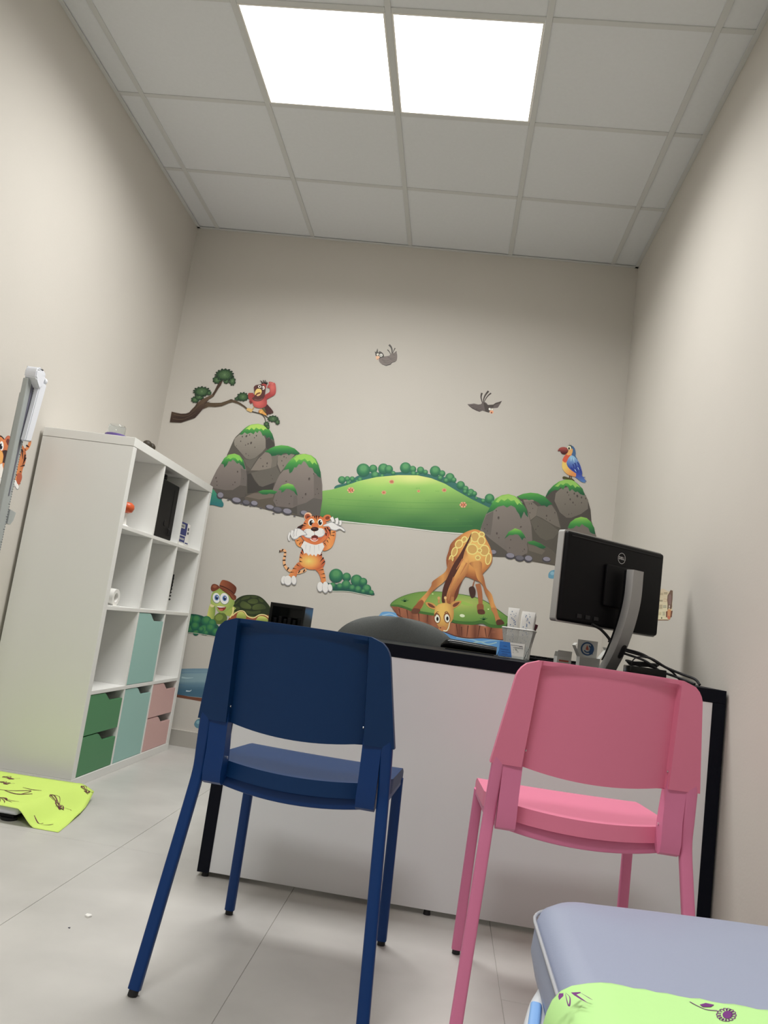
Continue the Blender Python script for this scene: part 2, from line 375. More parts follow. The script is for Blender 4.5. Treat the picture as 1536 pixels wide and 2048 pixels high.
# ================================================================== SCALE WITH MEASURING ROD
sc_ = thing('weighing_scale', 'white floor weighing scale with a tall grey measuring rod by the left wall', 'scale', (-1.02, -1.62, 0))
b = new(); box(b, -1.21, -.835, -1.80, -1.45, .022, .050, bev=.012, seg=4); obj('platform', b, 'scalew', sc_, smooth=40)
b = new(); box(b, -1.20, -.85, -1.79, -1.46, .010, .0215, bev=.003); obj('underside_tray', b, 'blackpl', sc_)
for x in (-.875, -1.17):
    for y in (-1.77, -1.48):
        b = new(); cyl(b, (x, y, 0), (x, y, .0098), .026, .028, 24); obj('foot', b, 'rubber', sc_, smooth=40)
b = new(); prof = [(.010, -.037), (.010, .037), (-.012, .037), (-.012, -.037)]
box(b, -1.212, -1.190, -1.674, -1.620, .045, 1.555, bev=.003)
col_ = obj('measuring_column', b, 'scaleg', sc_)
b = new()
for k in range(150):
    z = .10+k*.0097; L = .010 if k % 5 == 0 else .005; box(b, -1.1897, -1.1892, -1.622-L, -1.622, z, z+.0018)
obj('graduation_marks', b, 'ink', col_)
b = new(); prism(b, [(-1.1897, -1.646, 1.10), (-1.1897, -1.640, 1.10), (-1.1897, -1.628, 1.548), (-1.1897, -1.646, 1.548)], (.0008, 0, 0)); obj('groove', b, 'scaled', col_)
b = new(); prism(b, [(-1.166, -1.649, 1.315), (-1.166, -1.606, 1.322), (-1.166, -1.579, 1.560), (-1.166, -1.626, 1.560)], (-.022, 0, 0)); bmesh.ops.bevel(b, geom=b.edges[:], offset=.004, segments=2, affect='EDGES'); hp = obj('folded_head_piece', b, 'scalew', sc_, smooth=40)
b = new(); cyl(b, (-1.178, -1.600, 1.572), (-1.178, -1.582, 1.572), .013, n=18); obj('hinge_barrel', b, 'scalew', hp, smooth=40)
b = new(); prism(b, [(-1.163, -1.640, 1.606), (-1.163, -1.612, 1.600), (-1.163, -1.603, 1.585), (-1.163, -1.612, 1.545), (-1.163, -1.632, 1.528), (-1.163, -1.672, 1.562), (-1.163, -1.674, 1.590), (-1.163, -1.664, 1.604)], (-.048, 0, 0)); bmesh.ops.bevel(b, geom=b.edges[:], offset=.003, segments=2, affect='EDGES'); obj('top_cap', b, 'scalew', sc_, smooth=40)
b = new(); prism(b, [(-1.186, -1.619, 1.052), (-1.186, -1.577, 1.046), (-1.186, -1.584, 1.015), (-1.186, -1.600, .996), (-1.186, -1.619, .998)], (-.022, 0, 0)); obj('reading_slider', b, 'scaleg', sc_, smooth=40)
b = new(); tube(b, spline([(-1.221, -1.647, .06), (-1.221, -1.647, .8), (-1.221, -1.647, 1.5)], 3), .008, 8); obj('rear_tube', b, 'scaleg', sc_, smooth=50)

# paper sheet draped over the scale
NU, NV = 44, 20
def sheet(u, v):
    # u: from the wall side to the free end, v: front to back
    ex = (-.673, -.708, -.765)                # free end, front / middle / back
    xe = ex[0]*(1-v)*(1-2*v if v < .5 else 0)+0
    if v < .5: xe = ex[0]+(ex[1]-ex[0])*(v/.5)
    else: xe = ex[1]+(ex[2]-ex[1])*((v-.5)/.5)
    x = -1.235+(xe+1.235)*u
    y = -1.815+v*.44
    if u > .62: y += -.0*(u-.62)
    y += .012*math.sin(u*5)*(.5-v)
    lift = .0525
    t = (x+.838)/(.085+.04*v)
    z = lift if t <= 0 else lift*(1-min(t, 1)**1.0*(3-2*min(t,1))*min(t,1))+.0015
    z += .004*math.sin(9*v+u*4)*(1 if t > 0 else .1) * (1 if t > 0 else .5)
    z += .016*v*v*max(0, min(t, 1.3))
    if t <= 0: z = max(z, lift)
    return Vector((x, y, max(z, .0015)))
b = new(); G = [[b.verts.new(sheet(i/NU, j/NV)) for j in range(NV+1)] for i in range(NU+1)]
for i in range(NU):
    for j in range(NV): b.faces.new((G[i][j], G[i+1][j], G[i+1][j+1], G[i][j+1]))
t = thing('paper_sheet', 'lime green printed paper sheet draped over the floor scale', 'paper', (-.95, -1.6, .05))
o = obj('sheet', b, 'lime', t, smooth=60)
s_ = o.modifiers.new('thickness', 'SOLIDIFY'); s_.thickness = .0006; s_.offset = -1
def on_sheet(pts, w, bb, f=sheet, off=.0012, flip=1):
    P = [f(u, v) for u, v in spline([(u, v, 0) for u, v in pts], 5) for _ in (0,)] if False else None
    q = spline([(u, v, 0) for u, v in pts], 4); P = [f(a.x, a.y)+Vector((0, 0, off)) for a in q]
    for i in range(len(P)-1):
        a, c = P[i], P[i+1]; d = (c-a); n = Vector((-d.y, d.x, 0)); 
        if n.length < 1e-7: continue
        wi = w*(1-.6*abs(2*i/(len(P)-1)-1)); n = n.normalized()*wi/2
        bb.faces.new([bb.verts.new(p) for p in (a-n, a+n, c+n, c-n)])
b = new()
random.seed(3)
def butterfly(cu, cv, s, bb, f=sheet):
    for k in range(3):
        on_sheet([(cu, cv), (cu-s*(.5+.3*k), cv+s*(1.2-.5*k)), (cu-s*(1.1-.1*k), cv+s*(.3*k)), (cu, cv)], .003, bb, f)
    for k in range(5): on_sheet([(cu+random.uniform(-.5, .5)*s, cv+random.uniform(-.6, .6)*s) for _ in range(3)], .006, bb, f)
    on_sheet([(cu, cv), (cu+s*.8, cv+s*.8), (cu+s*1.0, cv+s*.7)], .002, bb, f)
for cu, cv, s in ((.86, .45, .075), (.99-.04, .93, .05), (.40, .62, .05), (.36, .80, .06)): butterfly(cu, cv, s, b)
on_sheet([(.34, .40), (.5, .42), (.62, .52), (.60, .36)], .006, b); on_sheet([(.48, .40), (.58, .36), (.66, .44)], .010, b); on_sheet([(.54, .58), (.62, .56), (.68, .58)], .006, b)
on_sheet([(.50, .14), (.56, .20), (.60, .14)], .008, b)
for k in range(4): on_sheet([(.53, .19), (.57+.02*k, .10+.02*k), (.58+.03*k, .02+.05*k)], .003, b)
on_sheet([(.80, .12), (.84, .10), (.86, .14)], .007, b); on_sheet([(.86, .10), (.90, .12), (.92, .16)], .004, b)
obj('printed_pattern', b, 'printb', t, smooth='flatkeep')

# small litter on the floor
b = new(); prism(b, [(-.297, -2.419, .0003), (-.286, -2.424, .0003), (-.281, -2.414, .0003), (-.286, -2.408, .0003), (-.297, -2.407, .0003)], (0, 0, .004))
tag(obj('paper_scrap', b, 'paperw', base=(-.291, -2.415, 0)), 'tiny white paper scrap lying on the floor left of the blue chair', 'paper scrap')
b = new(); prism(b, [(-.301, -2.499, .0003), (-.296, -2.500, .0003), (-.297, -2.495, .0003)], (0, 0, .0015))
tag(obj('crumb', b, 'ink', base=(-.299, -2.498, 0)), 'tiny dark crumb on the floor below the white paper scrap', 'crumb')

# ================================================================== DESK
DZ = .762; DX0, DX1, DY0, DY1 = -.146, 1.343, -2.0, -1.28
dk = thing('desk', 'office desk with black edges and a white front panel, standing against the right wall', 'desk', ((DX0+DX1)/2, -1.64, 0))
b = new(); box(b, DX0, DX1, DY0, DY1, DZ-.038, DZ, bev=.001); obj('desktop', b, 'deskbl', dk)
for x0 in (DX0, DX1-.036):
    b = new(); box(b, x0, x0+.036, DY0, DY1, .014, DZ-.0385, bev=.001); obj('side_panel', b, 'deskbl', dk)
b = new(); box(b, DX0+.0365, DX1-.0365, DY0+.003, DY0+.021, .017, DZ-.039, bev=.0008); obj('front_panel', b, 'deskwh', dk)
for x in (DX0+.022, DX1-.018, .55, .95):
    for y in (DY0+.02, DY1-.03):
        if 0 < x < 1.2 and y > -1.5: continue
        b = new(); cyl(b, (x, y, 0), (x, y, .0145), .011, .009, 14); obj('foot', b, 'rubber', dk, smooth=40)

# ================================================================== OFFICE CHAIR BEHIND THE DESK
oc = thing('office_chair', 'grey fabric office chair with a rounded backrest behind the desk', 'office chair', (.30, -.98, 0))
def back_ring(z, hw, y, th):
    n = 14; R = []
    for k in range(n+1):
        x = -hw+2*hw*k/n; R.append((.305+x, y-.035*(1-(x/max(hw, .01))**2)*1-th/2, z))
    for k in range(n+1):
        x = hw-2*hw*k/n; R.append((.305+x, y-.035*(1-(x/max(hw, .01))**2)*1+th/2, z))
    return R
rings = []
for k in range(6): a = k/6; rings.append(back_ring(.48+.22*a, .20+.07*math.sin(a*PI/2), -1.08-.02*a, .055))
for k in range(15):
    t_ = (PI/2)*k/14; z = .70+.158*math.sin(t_); hw = max(.012, .272*math.cos(t_)**.85); rings.append(back_ring(z, hw, -1.10-.015*math.sin(t_), .055-.030*math.sin(t_)**3))
b = new(); loft(b, rings); obj('backrest', b, 'fabric', oc, smooth=60)
b = new(); box(b, .06, .55, -1.08, -.62, .44, .51, bev=.03, seg=4); obj('seat', b, 'fabric', oc, smooth=60)
b = new(); tube(b, spline([(.305, -.95, .42), (.305, -1.12, .42), (.305, -1.16, .50), (.305, -1.16, .62)], 5), .016, 8, prof=rrect(.06, .012, .004, 2), up=(1,0,0)); obj('back_support', b, 'blackpl', oc, smooth=50)
b = new(); cyl(b, (.305, -.86, .09), (.305, -.86, .435), .025, n=18); obj('gas_column', b, 'blackpl', oc, smooth=40)
for k in range(5):
    a = 2*PI*k/5+.3; e = (.305+.27*math.cos(a), -.86+.27*math.sin(a))
    b = new(); tube(b, [(.305, -.86, .10), ((.305+e[0])/2, (-.86+e[1])/2, .095), (e[0], e[1], .070)], [.022, .018, .013], 8); lg = obj('base_arm', b, 'blackpl', oc, smooth=50)
    b = new(); cyl(b, (e[0]-.012*math.sin(a), e[1]+.012*math.cos(a), .026), (e[0]+.012*math.sin(a), e[1]-.012*math.cos(a), .026), .026, n=16); cyl(b, (e[0], e[1], .04), (e[0], e[1], .07), .008); obj('caster', b, 'rubber', lg, smooth=40)

# ================================================================== SMOKED DRAWER BOX
t = thing('desktop_organizer', 'smoky black plastic desk organizer box beyond the blue chair backrest', 'organizer', (-.05, -1.66, DZ))
x0, x1, y0, y1, z0, z1 = -.114, .011, -1.72, -1.56, DZ, DZ+.079
b = new()
for q in ((x0, x0+.003, y0, y1, z0, z1), (x1-.003, x1, y0, y1, z0, z1), (x0+.003, x1-.003, y1-.003, y1, z0, z1), (x0+.003, x1-.003, y0, y1-.003, z0, z0+.003), (x0+.003, x1-.003, y0, y1-.003, z1-.003, z1)): box(b, *q)
obj('shell', b, 'smoke', t)
b = new(); box(b, x0+.0035, x0+.010, y0-.001, y0+.003, z0+.0035, z1-.0035); box(b, x1-.010, x1-.0035, y0-.001, y0+.003, z0+.0035, z1-.0035); box(b, x0+.0105, x1-.0105, y0-.001, y0+.003, z1-.012, z1-.0035); box(b, x0+.0105, x1-.0105, y0-.001, y0+.003, z0+.0035, z0+.01); obj('front_frame', b, 'blackgl', t)
b = new()
for k in range(6): box(b, x0+.012+k*.017, x0+.025+k*.017, y0+.02+.006*(k%3), y1-.03, z0+.0035, z0+.028+.006*(k%2), bev=.003)
obj('contents', b, 'blackpl', t)

# ================================================================== STAPLER, CARDS, PEN CUP
t = thing('stapler', 'glossy black stapler lying along the desk edge left of the business cards', 'stapler', (.57, -1.56, DZ), -.10)
b = new()
R = []
for k in range(13):
    a = k/12; x = -.080+a*.200; hz = (.012+.024*math.sin(min(1, a/.14)*PI/2)) * (1-.22*a); hy = .016*math.sin(min(1, (a+.02)/.12)*PI/2)
    R.append([(x, hy*math.cos(q)*.95, .004+hz*.5+hz*.5*math.sin(q)) for q in [2*PI*m/16 for m in range(16)]])
loft(b, R); obj('arm', b, 'blackgl', t, world=False, smooth=60)
b = new(); box(b, -.062, .112, -.017, .017, .0002, .0035, bev=.0012); obj('base', b, 'blackpl', t, world=False)
t = thing('business_card_holder', 'clear acrylic business card holder on the desk edge', 'card holder', (.735, -1.685, DZ), -.45)
b = new()
box(b, -.050, .050, -.012, .030, .0003, .003, bev=.0005); box(b, -.050, .050, -.012, -.0095, .0035, .012); 
box(b, -.050, .050, .0275, .030, .0035, .046)
for s in (-1, 1): prism(b, [(s*.050, -.0093, .0035), (s*.050, .0270, .0035), (s*.050, .0270, .044), (s*.050, .010, .030)], (-s*.002, 0, 0))
obj('holder_body', b, 'clear', t, world=False)
ca = thing('business_card', 'blue and white business cards standing in the clear acrylic holder', 'business card', (.735, -1.685, DZ+.004), -.45)
b = new(); box(b, -.0455, .0455, -.0075, -.0015, .000, .051); o = obj('card_stack', b, 'paperw', ca, world=False)
b = new(); prism(b, [(-.0453, -.0078, .0005), (.004, -.0078, .0005), (-.008, -.0078, .0505), (-.0453, -.0078, .0505)], (0, -.0002, 0)); obj('blue_field', b, 'cardb', ca, world=False, label='blue half of the card')
b = new()
for z, a, c in ((.042, -.005, .038), (.040, .026, .040), (.030, .012, .018), (.027, .014, .022), (.022, .020, .026)): box(b, a, c, -.0082, -.0079, z, z+.0012)
for k in range(7): box(b, .010+k*.0045, .013+k*.0045, -.0082, -.0079, .034, .0365)
for k in range(3): box(b, .006, .008, -.0082, -.0079, .018+k*.008, .020+k*.008)
obj('printed_text', b, 'ink', ca, world=False)
b = new()
for z, a, c in ((.024, -.040, -.010), (.016, -.036, -.002), (.009, -.032, -.012), (.035, -.030, -.018)): box(b, a, c, -.0083, -.0081, z, z+.001)
obj('printed_text', b, 'inkblue', ca, world=False)

cx, cy, cr = .760, -1.585, -.20
pc = thing('pen_cup', 'white wire mesh pen cup holding wrapped packets on the desk', 'pen cup', (cx, cy, DZ), cr)
def cupw(z): return .036+.019*(z/.108)
b = new()
rr = [rrect(2*cupw(z), 2*cupw(z), .010, 4) for z in (.100, .108, .108, .100)]
for z in (.104,): tube(b, [(x, y, z) for x, y in rrect(2*cupw(z), 2*cupw(z), .010, 4)]+[(rrect(2*cupw(z), 2*cupw(z), .010, 4)[0][0], rrect(2*cupw(z), 2*cupw(z), .010, 4)[0][1], z)], .0032, 8)
obj('rim', b, 'mesh', pc, world=False, smooth=60)
b = new(); c2 = rrect(2*cupw(0), 2*cupw(0), .008, 4); prism(b, [(x, y, .0004) for x, y in c2], (0, 0, .002)); obj('cup_bottom', b, 'mesh', pc, world=False)
b = new(); N = 27
for side in range(4):
    A = Matrix.Rotation(side*PI/2, 3, 'Z')
    for k in range(N):
        for s in (-1, 1):
            u0 = -.96+1.92*k/(N-1); u1 = u0+s*.9
            z0_, z1_ = .003, .101
            if abs(u1) > 1: zt = z0_+(z1_-z0_)*((1-abs(u0))/.9 if (u1 > 0) == (u0 > 0) or True else 1); tt = max(.0, min(1, (math.copysign(1, u1)-u0)/(u1-u0))); u1 = math.copysign(1, u1); zt = z0_+(z1_-z0_)*tt
            else: zt = z1_
            if zt-z0_ < .004: continue
            p0 = A @ Vector((u0*cupw(z0_)*.98, -cupw(z0_), z0_)); p1 = A @ Vector((u1*cupw(zt)*.98, -cupw(zt), zt))
            cyl(b, p0, p1, 0.00060, n=4, caps=False)
            if abs(u0) < .98:
                # continuation from the top edge downwards
                p2 = A @ Vector((u0*cupw(z1_)*.98, -cupw(z1_), z1_)); u3 = u0-s*.9; tt = 1.0
                if abs(u3) > 1: tt = max(0, (math.copysign(1, u3)-u0)/(u3-u0)); u3 = math.copysign(1, u3)
                zb = z1_-(z1_-z0_)*tt
                if z1_-zb > .004: cyl(b, p2, A @ Vector((u3*cupw(zb)*.98, -cupw(zb), zb)), 0.00060, n=4, caps=False)
obj('wire_mesh', b, 'mesh', pc, world=False, smooth='flatkeep')
def pillow(bb, x, y, w, d, z0, z1, yaw, tilt=0, flap=.006):
    Rm = Matrix.Translation((x, y, 0)) @ Matrix.Rotation(yaw, 4, 'Z') @ Matrix.Rotation(tilt, 4, 'Y')
    rings = []
    for k in range(9):
        a = k/8; z = z0+(z1-z0)*a; dd = d*(math.sin(min(1, (1-a)/.2)*PI/2)*.85+.15) ; ww = w*(1+.04*math.sin(9*a))
        rings.append([Rm @ Vector((px, py, z+.0015*math.sin(px*300)*(a > .9))) for px, py in rrect(ww, dd, min(dd, ww)*.35, 3)])
    loft(bb, rings)
packs = [(-.020, -.006, .040, .018, .205-.028, .05, -.03, 'crumpled white wrapped packet in the pen cup, the left taller one'),
         (.022, -.012, .048, .014, .170, -.08, .04, 'white wrapped packet with blue print in the pen cup, middle one'),
         (.026, .006, .036, .012, .166, .2, .06, 'white wrapped packet in the pen cup, right one behind')]
for k, (x, y, w_, d_, h, yaw, tilt, lab) in enumerate(packs):
    p = thing('wrapped_packet', lab, 'packet', (cx, cy, DZ), cr, 'wrapped packets in the pen cup')
    bb = new(); pillow(bb, x, y, w_, d_, .004, h, yaw, tilt); obj('wrapper', bb, 'paperw', p, world=False, smooth=50)
    bb = new(); Rm = Matrix.Translation((x, y, 0)) @ Matrix.Rotation(yaw, 4, 'Z') @ Matrix.Rotation(tilt, 4, 'Y'); random.seed(k)
    t_ = bmesh.new()
    for m in range(44): 
        z = .05+m*.0026; xx = random.uniform(-.30, .20)*w_; ww = random.uniform(.0012, .0035)
        box(t_, xx, xx+ww, -d_/2-.0006, -d_/2-.0002, z, z+random.uniform(.001, .004))
    bmesh.ops.transform(t_, matrix=Rm, verts=t_.verts); merge(bb, t_); obj('printed_text', bb, 'inkmid', p, world=False)
p = thing('marker_pen', 'dark maroon marker cap sticking out at the right of the pen cup', 'marker', (cx, cy, DZ), cr)
b = new(); cyl(b, (.026, .026, .006), (.052, .022, .118), .006, n=14); obj('barrel', b, 'maroon', p, world=False, smooth=40)
b = new(); cyl(b, (.0518, .0221, .1165), (.0550, .0216, .130), .0075, .0068, 14); obj('cap', b, 'maroon', p, world=False, smooth=40)
p = thing('pen', 'thin black pen end at the left of the pen cup', 'pen', (cx, cy, DZ), cr)
b = new(); cyl(b, (-.024, .018, .006), (-.046, .010, .120), .0032, n=10); obj('barrel', b, 'blackpl', p, world=False, smooth=40)

# keyboard on the desk, seen edge-on
kb = thing('keyboard', 'low black keyboard lying flat on the desk between pen cup and white boxes', 'keyboard', (.925, -1.40, DZ), .05)
b = new(); box(b, -.20, .10, -.06, .06, .0, .012, bev=.004, seg=3); obj('case', b, 'blackpl', kb, world=False)
for r in range(4):
    for c in range(13):
        b = new() if (r == 0 and c == 0) else b
        box(b, -.195+c*.022, -.177+c*.022, -.050+r*.026, -.030+r*.026, .0122, .019, bev=.0015, seg=1)
k_ = obj('keys', b, 'blackpl', kb, world=False)

# opened medicine cartons
def carton(loc, rz, w, d, h, label, flaps, art=None):
    t = thing('opened_carton', label, 'box', loc, rz, 'opened cartons on the desk')
    bb = new(); e = .0006
    box(bb, -w/2, w/2, -d/2, -d/2+e, 0, h); box(bb, -w/2, w/2, d/2-e, d/2, 0, h); box(bb, -w/2, -w/2+e, -d/2+e, d/2-e, 0, h); box(bb, w/2-e, w/2, -d/2+e, d/2-e, 0, h); box(bb, -w/2+e, w/2-e, -d/2+e, d/2-e, 0, e)
    obj('carton_body', bb, 'paperg', t, world=False)
    for side, L, ang, tip in flaps:
        bb = new(); tb = bmesh.new(); ww = w if side in 'fb' else d
        box(tb, -ww/2, ww/2, 0, e, 0, L); 
        if tip: 
            t2 = bmesh.new(); box(t2, -ww/2, ww/2, 0, e, 0, tip); bmesh.ops.rotate(t2, cent=(0,0,0), matrix=Matrix.Rotation(-1.2, 3, 'X'), verts=t2.verts); bmesh.ops.translate(t2, vec=(0,0,L), verts=t2.verts); merge(tb, t2)
        bmesh.ops.rotate(tb, cent=(0,0,0), matrix=Matrix.Rotation(ang, 3, 'X'), verts=tb.verts)
        A = {'f': 0, 'r': PI/2, 'b': PI, 'l': -PI/2}[side]; dist = d/2 if side in 'fb' else w/2
        bmesh.ops.translate(tb, vec=(0, -dist, h), verts=tb.verts); bmesh.ops.rotate(tb, cent=(0,0,0), matrix=Matrix.Rotation(A, 3, 'Z'), verts=tb.verts)
        merge(bb, tb); obj('flap', bb, 'paperg' if side != 'b' else 'paperg', t, world=False)
    return t
c1 = carton((1.015, -1.545, DZ), .10, .072, .045, .040, 'small grey white carton with raised flaps, bearing a blue round emblem', [('b', .060, .02, 0), ('l', .042, .50, .012), ('r', .042, .62, .012)])
b = new()                                     # round blue emblem on the raised flap
def disc_y(bb, cx_, cz, r0, r1, y, n=28, a0=0, a1=2*PI, sx=1):
    for k in range(n):
        a, c = a0+(a1-a0)*k/n, a0+(a1-a0)*(k+1)/n
        bb.faces.new([bb.verts.new((cx_+sx*r*math.cos(q), y, cz+r*math.sin(q))) for r, q in ((r0, a), (r1, a), (r1, c), (r0, c))])
disc_y(b, 0, .070, .019, .024, .0212); disc_y(b, 0, .070, .010, .0145, .0212, a0=-2.6, a1=1.2)
prism(b, [(.006, .0210, .055), (.020, .0210, .052), (.022, .0210, .075), (.012, .0210, .085)], (0, -.0004, 0))
obj('round_emblem', b, mat('emblem_blue', (.015,.06,.16,1), .5), c1, world=False, smooth='flatkeep', label='dark blue round emblem')
b = new(); prism(b, [(-.006, .0205, .066), (.005, .0205, .066), (.001, .0205, .078), (-.003, .0205, .084)], (0, -.0003, 0)); obj('emblem_centre', b, 'inkred', c1, world=False)
c2_ = carton((.915, -1.62, DZ), .15, .050, .040, .030, 'small pale carton with one short flap, left of the emblem carton', [('f', .022, .12, 0), ('b', .02, -.5, 0)])
b = new(); box(b, -.022, .020, -.0206, -.0202, .004, .010); box(b, -.018, .016, -.0206, -.0202, .014, .020); obj('printed_text', b, 'inkred', c2_, world=False)

# ================================================================== MONITOR
MR = math.radians(37.5)
mo = thing('computer_monitor', 'black computer monitor seen from behind on a curved silver stand', 'monitor', (1.042, -1.68, DZ), MR)
z0, z1 = .905-DZ, 1.208-DZ; hw = .248
b = new(); box(b, -hw+.004, hw-.004, -.020, .018, z0+.004, z1-.004, bev=.010, seg=3); obj('housing', b, 'blackpl', mo, world=False, smooth=35)
b = new()
rim = [(x, z+(z0+z1)/2) for x, z in rrect(2*hw, z1-z0, .010, 5)]; rin = [(x, z+(z0+z1)/2) for x, z in rrect(2*hw-.010, z1-z0-.010, .007, 5)]
loft(b, [[(x, -.004, z) for x, z in rim], [(x, .022, z) for x, z in rim], [(x, .022, z) for x, z in rin], [(x, -.004, z) for x, z in rin], [(x, -.004, z) for x, z in rim]], False); obj('bezel_rim', b, 'rim', mo, world=False, smooth=35)
b = new(); box(b, -hw+.012, hw-.012, .0182, .0200, z0+.012, z1-.012); obj('screen', b, 'blackgl', mo, world=False)
b = new(); box(b, -hw+.02, hw-.02, -.0215, -.0195, z1-.020, z1-.016); obj('vent_slot', b, 'rubber', mo, world=False)
b = new(); box(b, -.060, .060, -.034, -.0205, z0+.075, z1-.085, bev=.006, seg=3); obj('mount_block', b, 'blackpl', mo, world=False, smooth=35)
b = new()
for k in range(3): box(b, -.17+k*.04, -.148+k*.04, -.024, -.0205, z0+.020, z0+.034, bev=.002)
obj('ports', b, 'rubber', mo, world=False)
# curved stand column: front face silver, swept along its bow
path = spline([(0.012, -.020, .010), (0.013, -.052, .075), (0.016, -.078, .16), (0.022, -.090, .25), (0.026, -.088, .350)], 6)
b = new(); N = len(path)
rings = []
for i, p in enumerate(path):
    a = i/(N-1); w2 = .030-.002*a
    rings.append([(p.x-w2, p.y, p.z), (p.x-w2+.003, p.y-.005, p.z), (p.x+w2-.003, p.y-.005, p.z), (p.x+w2, p.y, p.z), (p.x+w2, p.y+.022, p.z), (p.x-w2, p.y+.022, p.z)])
loft(b, rings); st = obj('stand_column', b, 'silver', mo, world=False, smooth=35)
b = new(); rings = []
for p in path[3:]: rings.append([(p.x-.026, p.y+.0225, p.z-.003), (p.x+.026, p.y+.0225, p.z-.003), (p.x+.026, p.y+.034, p.z-.003), (p.x-.026, p.y+.034, p.z-.003)])
loft(b, rings); obj('column_back', b, 'blackpl', mo, world=False, smooth=35)
b = new(); t_ = bmesh.new(); pts = rrect(.022, .050, .0108, 5)
prism(t_, [(x, 0, z) for x, z in pts], (0, -.0016, 0)); bmesh.ops.rotate(t_, cent=(0,0,0), matrix=Matrix.Rotation(.42, 3, 'X'), verts=t_.verts); bmesh.ops.translate(t_, vec=(.022, -.0572, .075), verts=t_.verts); merge(b, t_)
obj('cable_hole', b, 'rubber', st, world=False)
b = new(); prism(b, [(x, y, 0) for x, y in [(q[0], q[1]+.017) for q in rrect(.20, .112, .03, 5)]], (0, 0, .010)); obj('stand_foot', b, 'blackpl', mo, world=False)
b = new(); disc_y(b, .020, z1-.055, .0172, .0190, -.0206, 40); lg = obj('maker_logo', b, 'logo', mo, world=False, smooth='flatkeep', label='grey ring logo with lettering')
cu = bpy.data.curves.new('lettering', 'FONT'); cu.body = 'DELL'; cu.size = .0135; cu.align_x = 'CENTER'; cu.align_y = 'CENTER'; cu.extrude = .0001; cu.offset = .00035
to = bpy.data.objects.new('tmp', cu); COL.objects.link(to); bpy.context.view_layer.update()
me = bpy.data.meshes.new_from_object(to.evaluated_get(bpy.context.evaluated_depsgraph_get())); bpy.data.objects.remove(to)
me.transform(Matrix.Translation((.020, -.0208, z1-.055)) @ Matrix.Rotation(PI/2, 4, 'X')); me.materials.clear(); me.materials.append(M['logo'])
tx = bpy.data.objects.new('lettering', me); COL.objects.link(tx); tx.parent = lg

def W(x, y, z): return ROOT[mo] @ Vector((x, y, z))
hole = W(.026, -.066, .080)
def cable(pts, r, label, grp='cables behind the monitor'):
    bb = new(); tube(bb, spline(pts, 8), r, 8); o = obj('cable', bb, 'rubber', smooth=60, base=tuple(Vector(pts[-1])*1.0)); return tag(o, label, 'cable', grp)
cable([hole, (1.165, -1.80, .828), (1.215, -1.805, .806), (1.262, -1.82, .792), (1.292, -1.86, .782), (1.302, -1.88, DZ+.005)], .0042, 'black cable from the monitor stand to the desk edge, upper strand')
cable([hole+Vector((0,.002,-.010)), (1.15, -1.792, .818), (1.20, -1.79, .793), (1.250, -1.815, .780), (1.272, -1.855, .772), (1.285, -1.885, DZ+.005)], .0040, 'black cable from the monitor stand to the desk edge, lower strand')
cable([hole+Vector((0,.006,.006)), (1.145, -1.782, .838), (1.195, -1.785, .815), (1.235, -1.79, .798), (1.26, -1.78, .780), (1.28, -1.77, DZ+.005)], .0032, 'thin black cable from the stand hole, middle strand')
cable([(1.165, -1.79, .828), (1.128, -1.79, .826), (1.112, -1.785, .805), (1.122, -1.78, .785), (1.15, -1.78, .772), (1.17, -1.775, .770)], .0020, 'thin black cable looped beside the monitor stand')
cable([W(-.10, -.026, .150), W(-.06, -.030, .138), W(-.020, -.034, .112), W(-.018, -.034, .100)], .0050, 'black cable dropping from under the monitor to its stand', 'cables under the monitor')
b = new(); box(b, 1.105, 1.222, -1.80, -1.70, DZ+.0, DZ+.034, bev=.004, seg=3)
tag(obj('adapter_box', b, 'blackgl', base=(1.16, -1.75, DZ), smooth=35), 'flat glossy black box on the desk right of the monitor stand', 'adapter')
b = new()
for k in range(3):
    R_ = .034+.004*k; tube(b, [(1.155+R_*1.25*math.cos(a), -1.745+R_*.8*math.sin(a), DZ+.0385+.0045*k+.002*math.sin(3*a)) for a in [2*PI*m/28 for m in range(29)]], .0026, 8)
tag(obj('coiled_cable', b, 'rubber', base=(1.155, -1.745, DZ+.031), smooth=60), 'black cable coiled on the flat black box', 'cable')

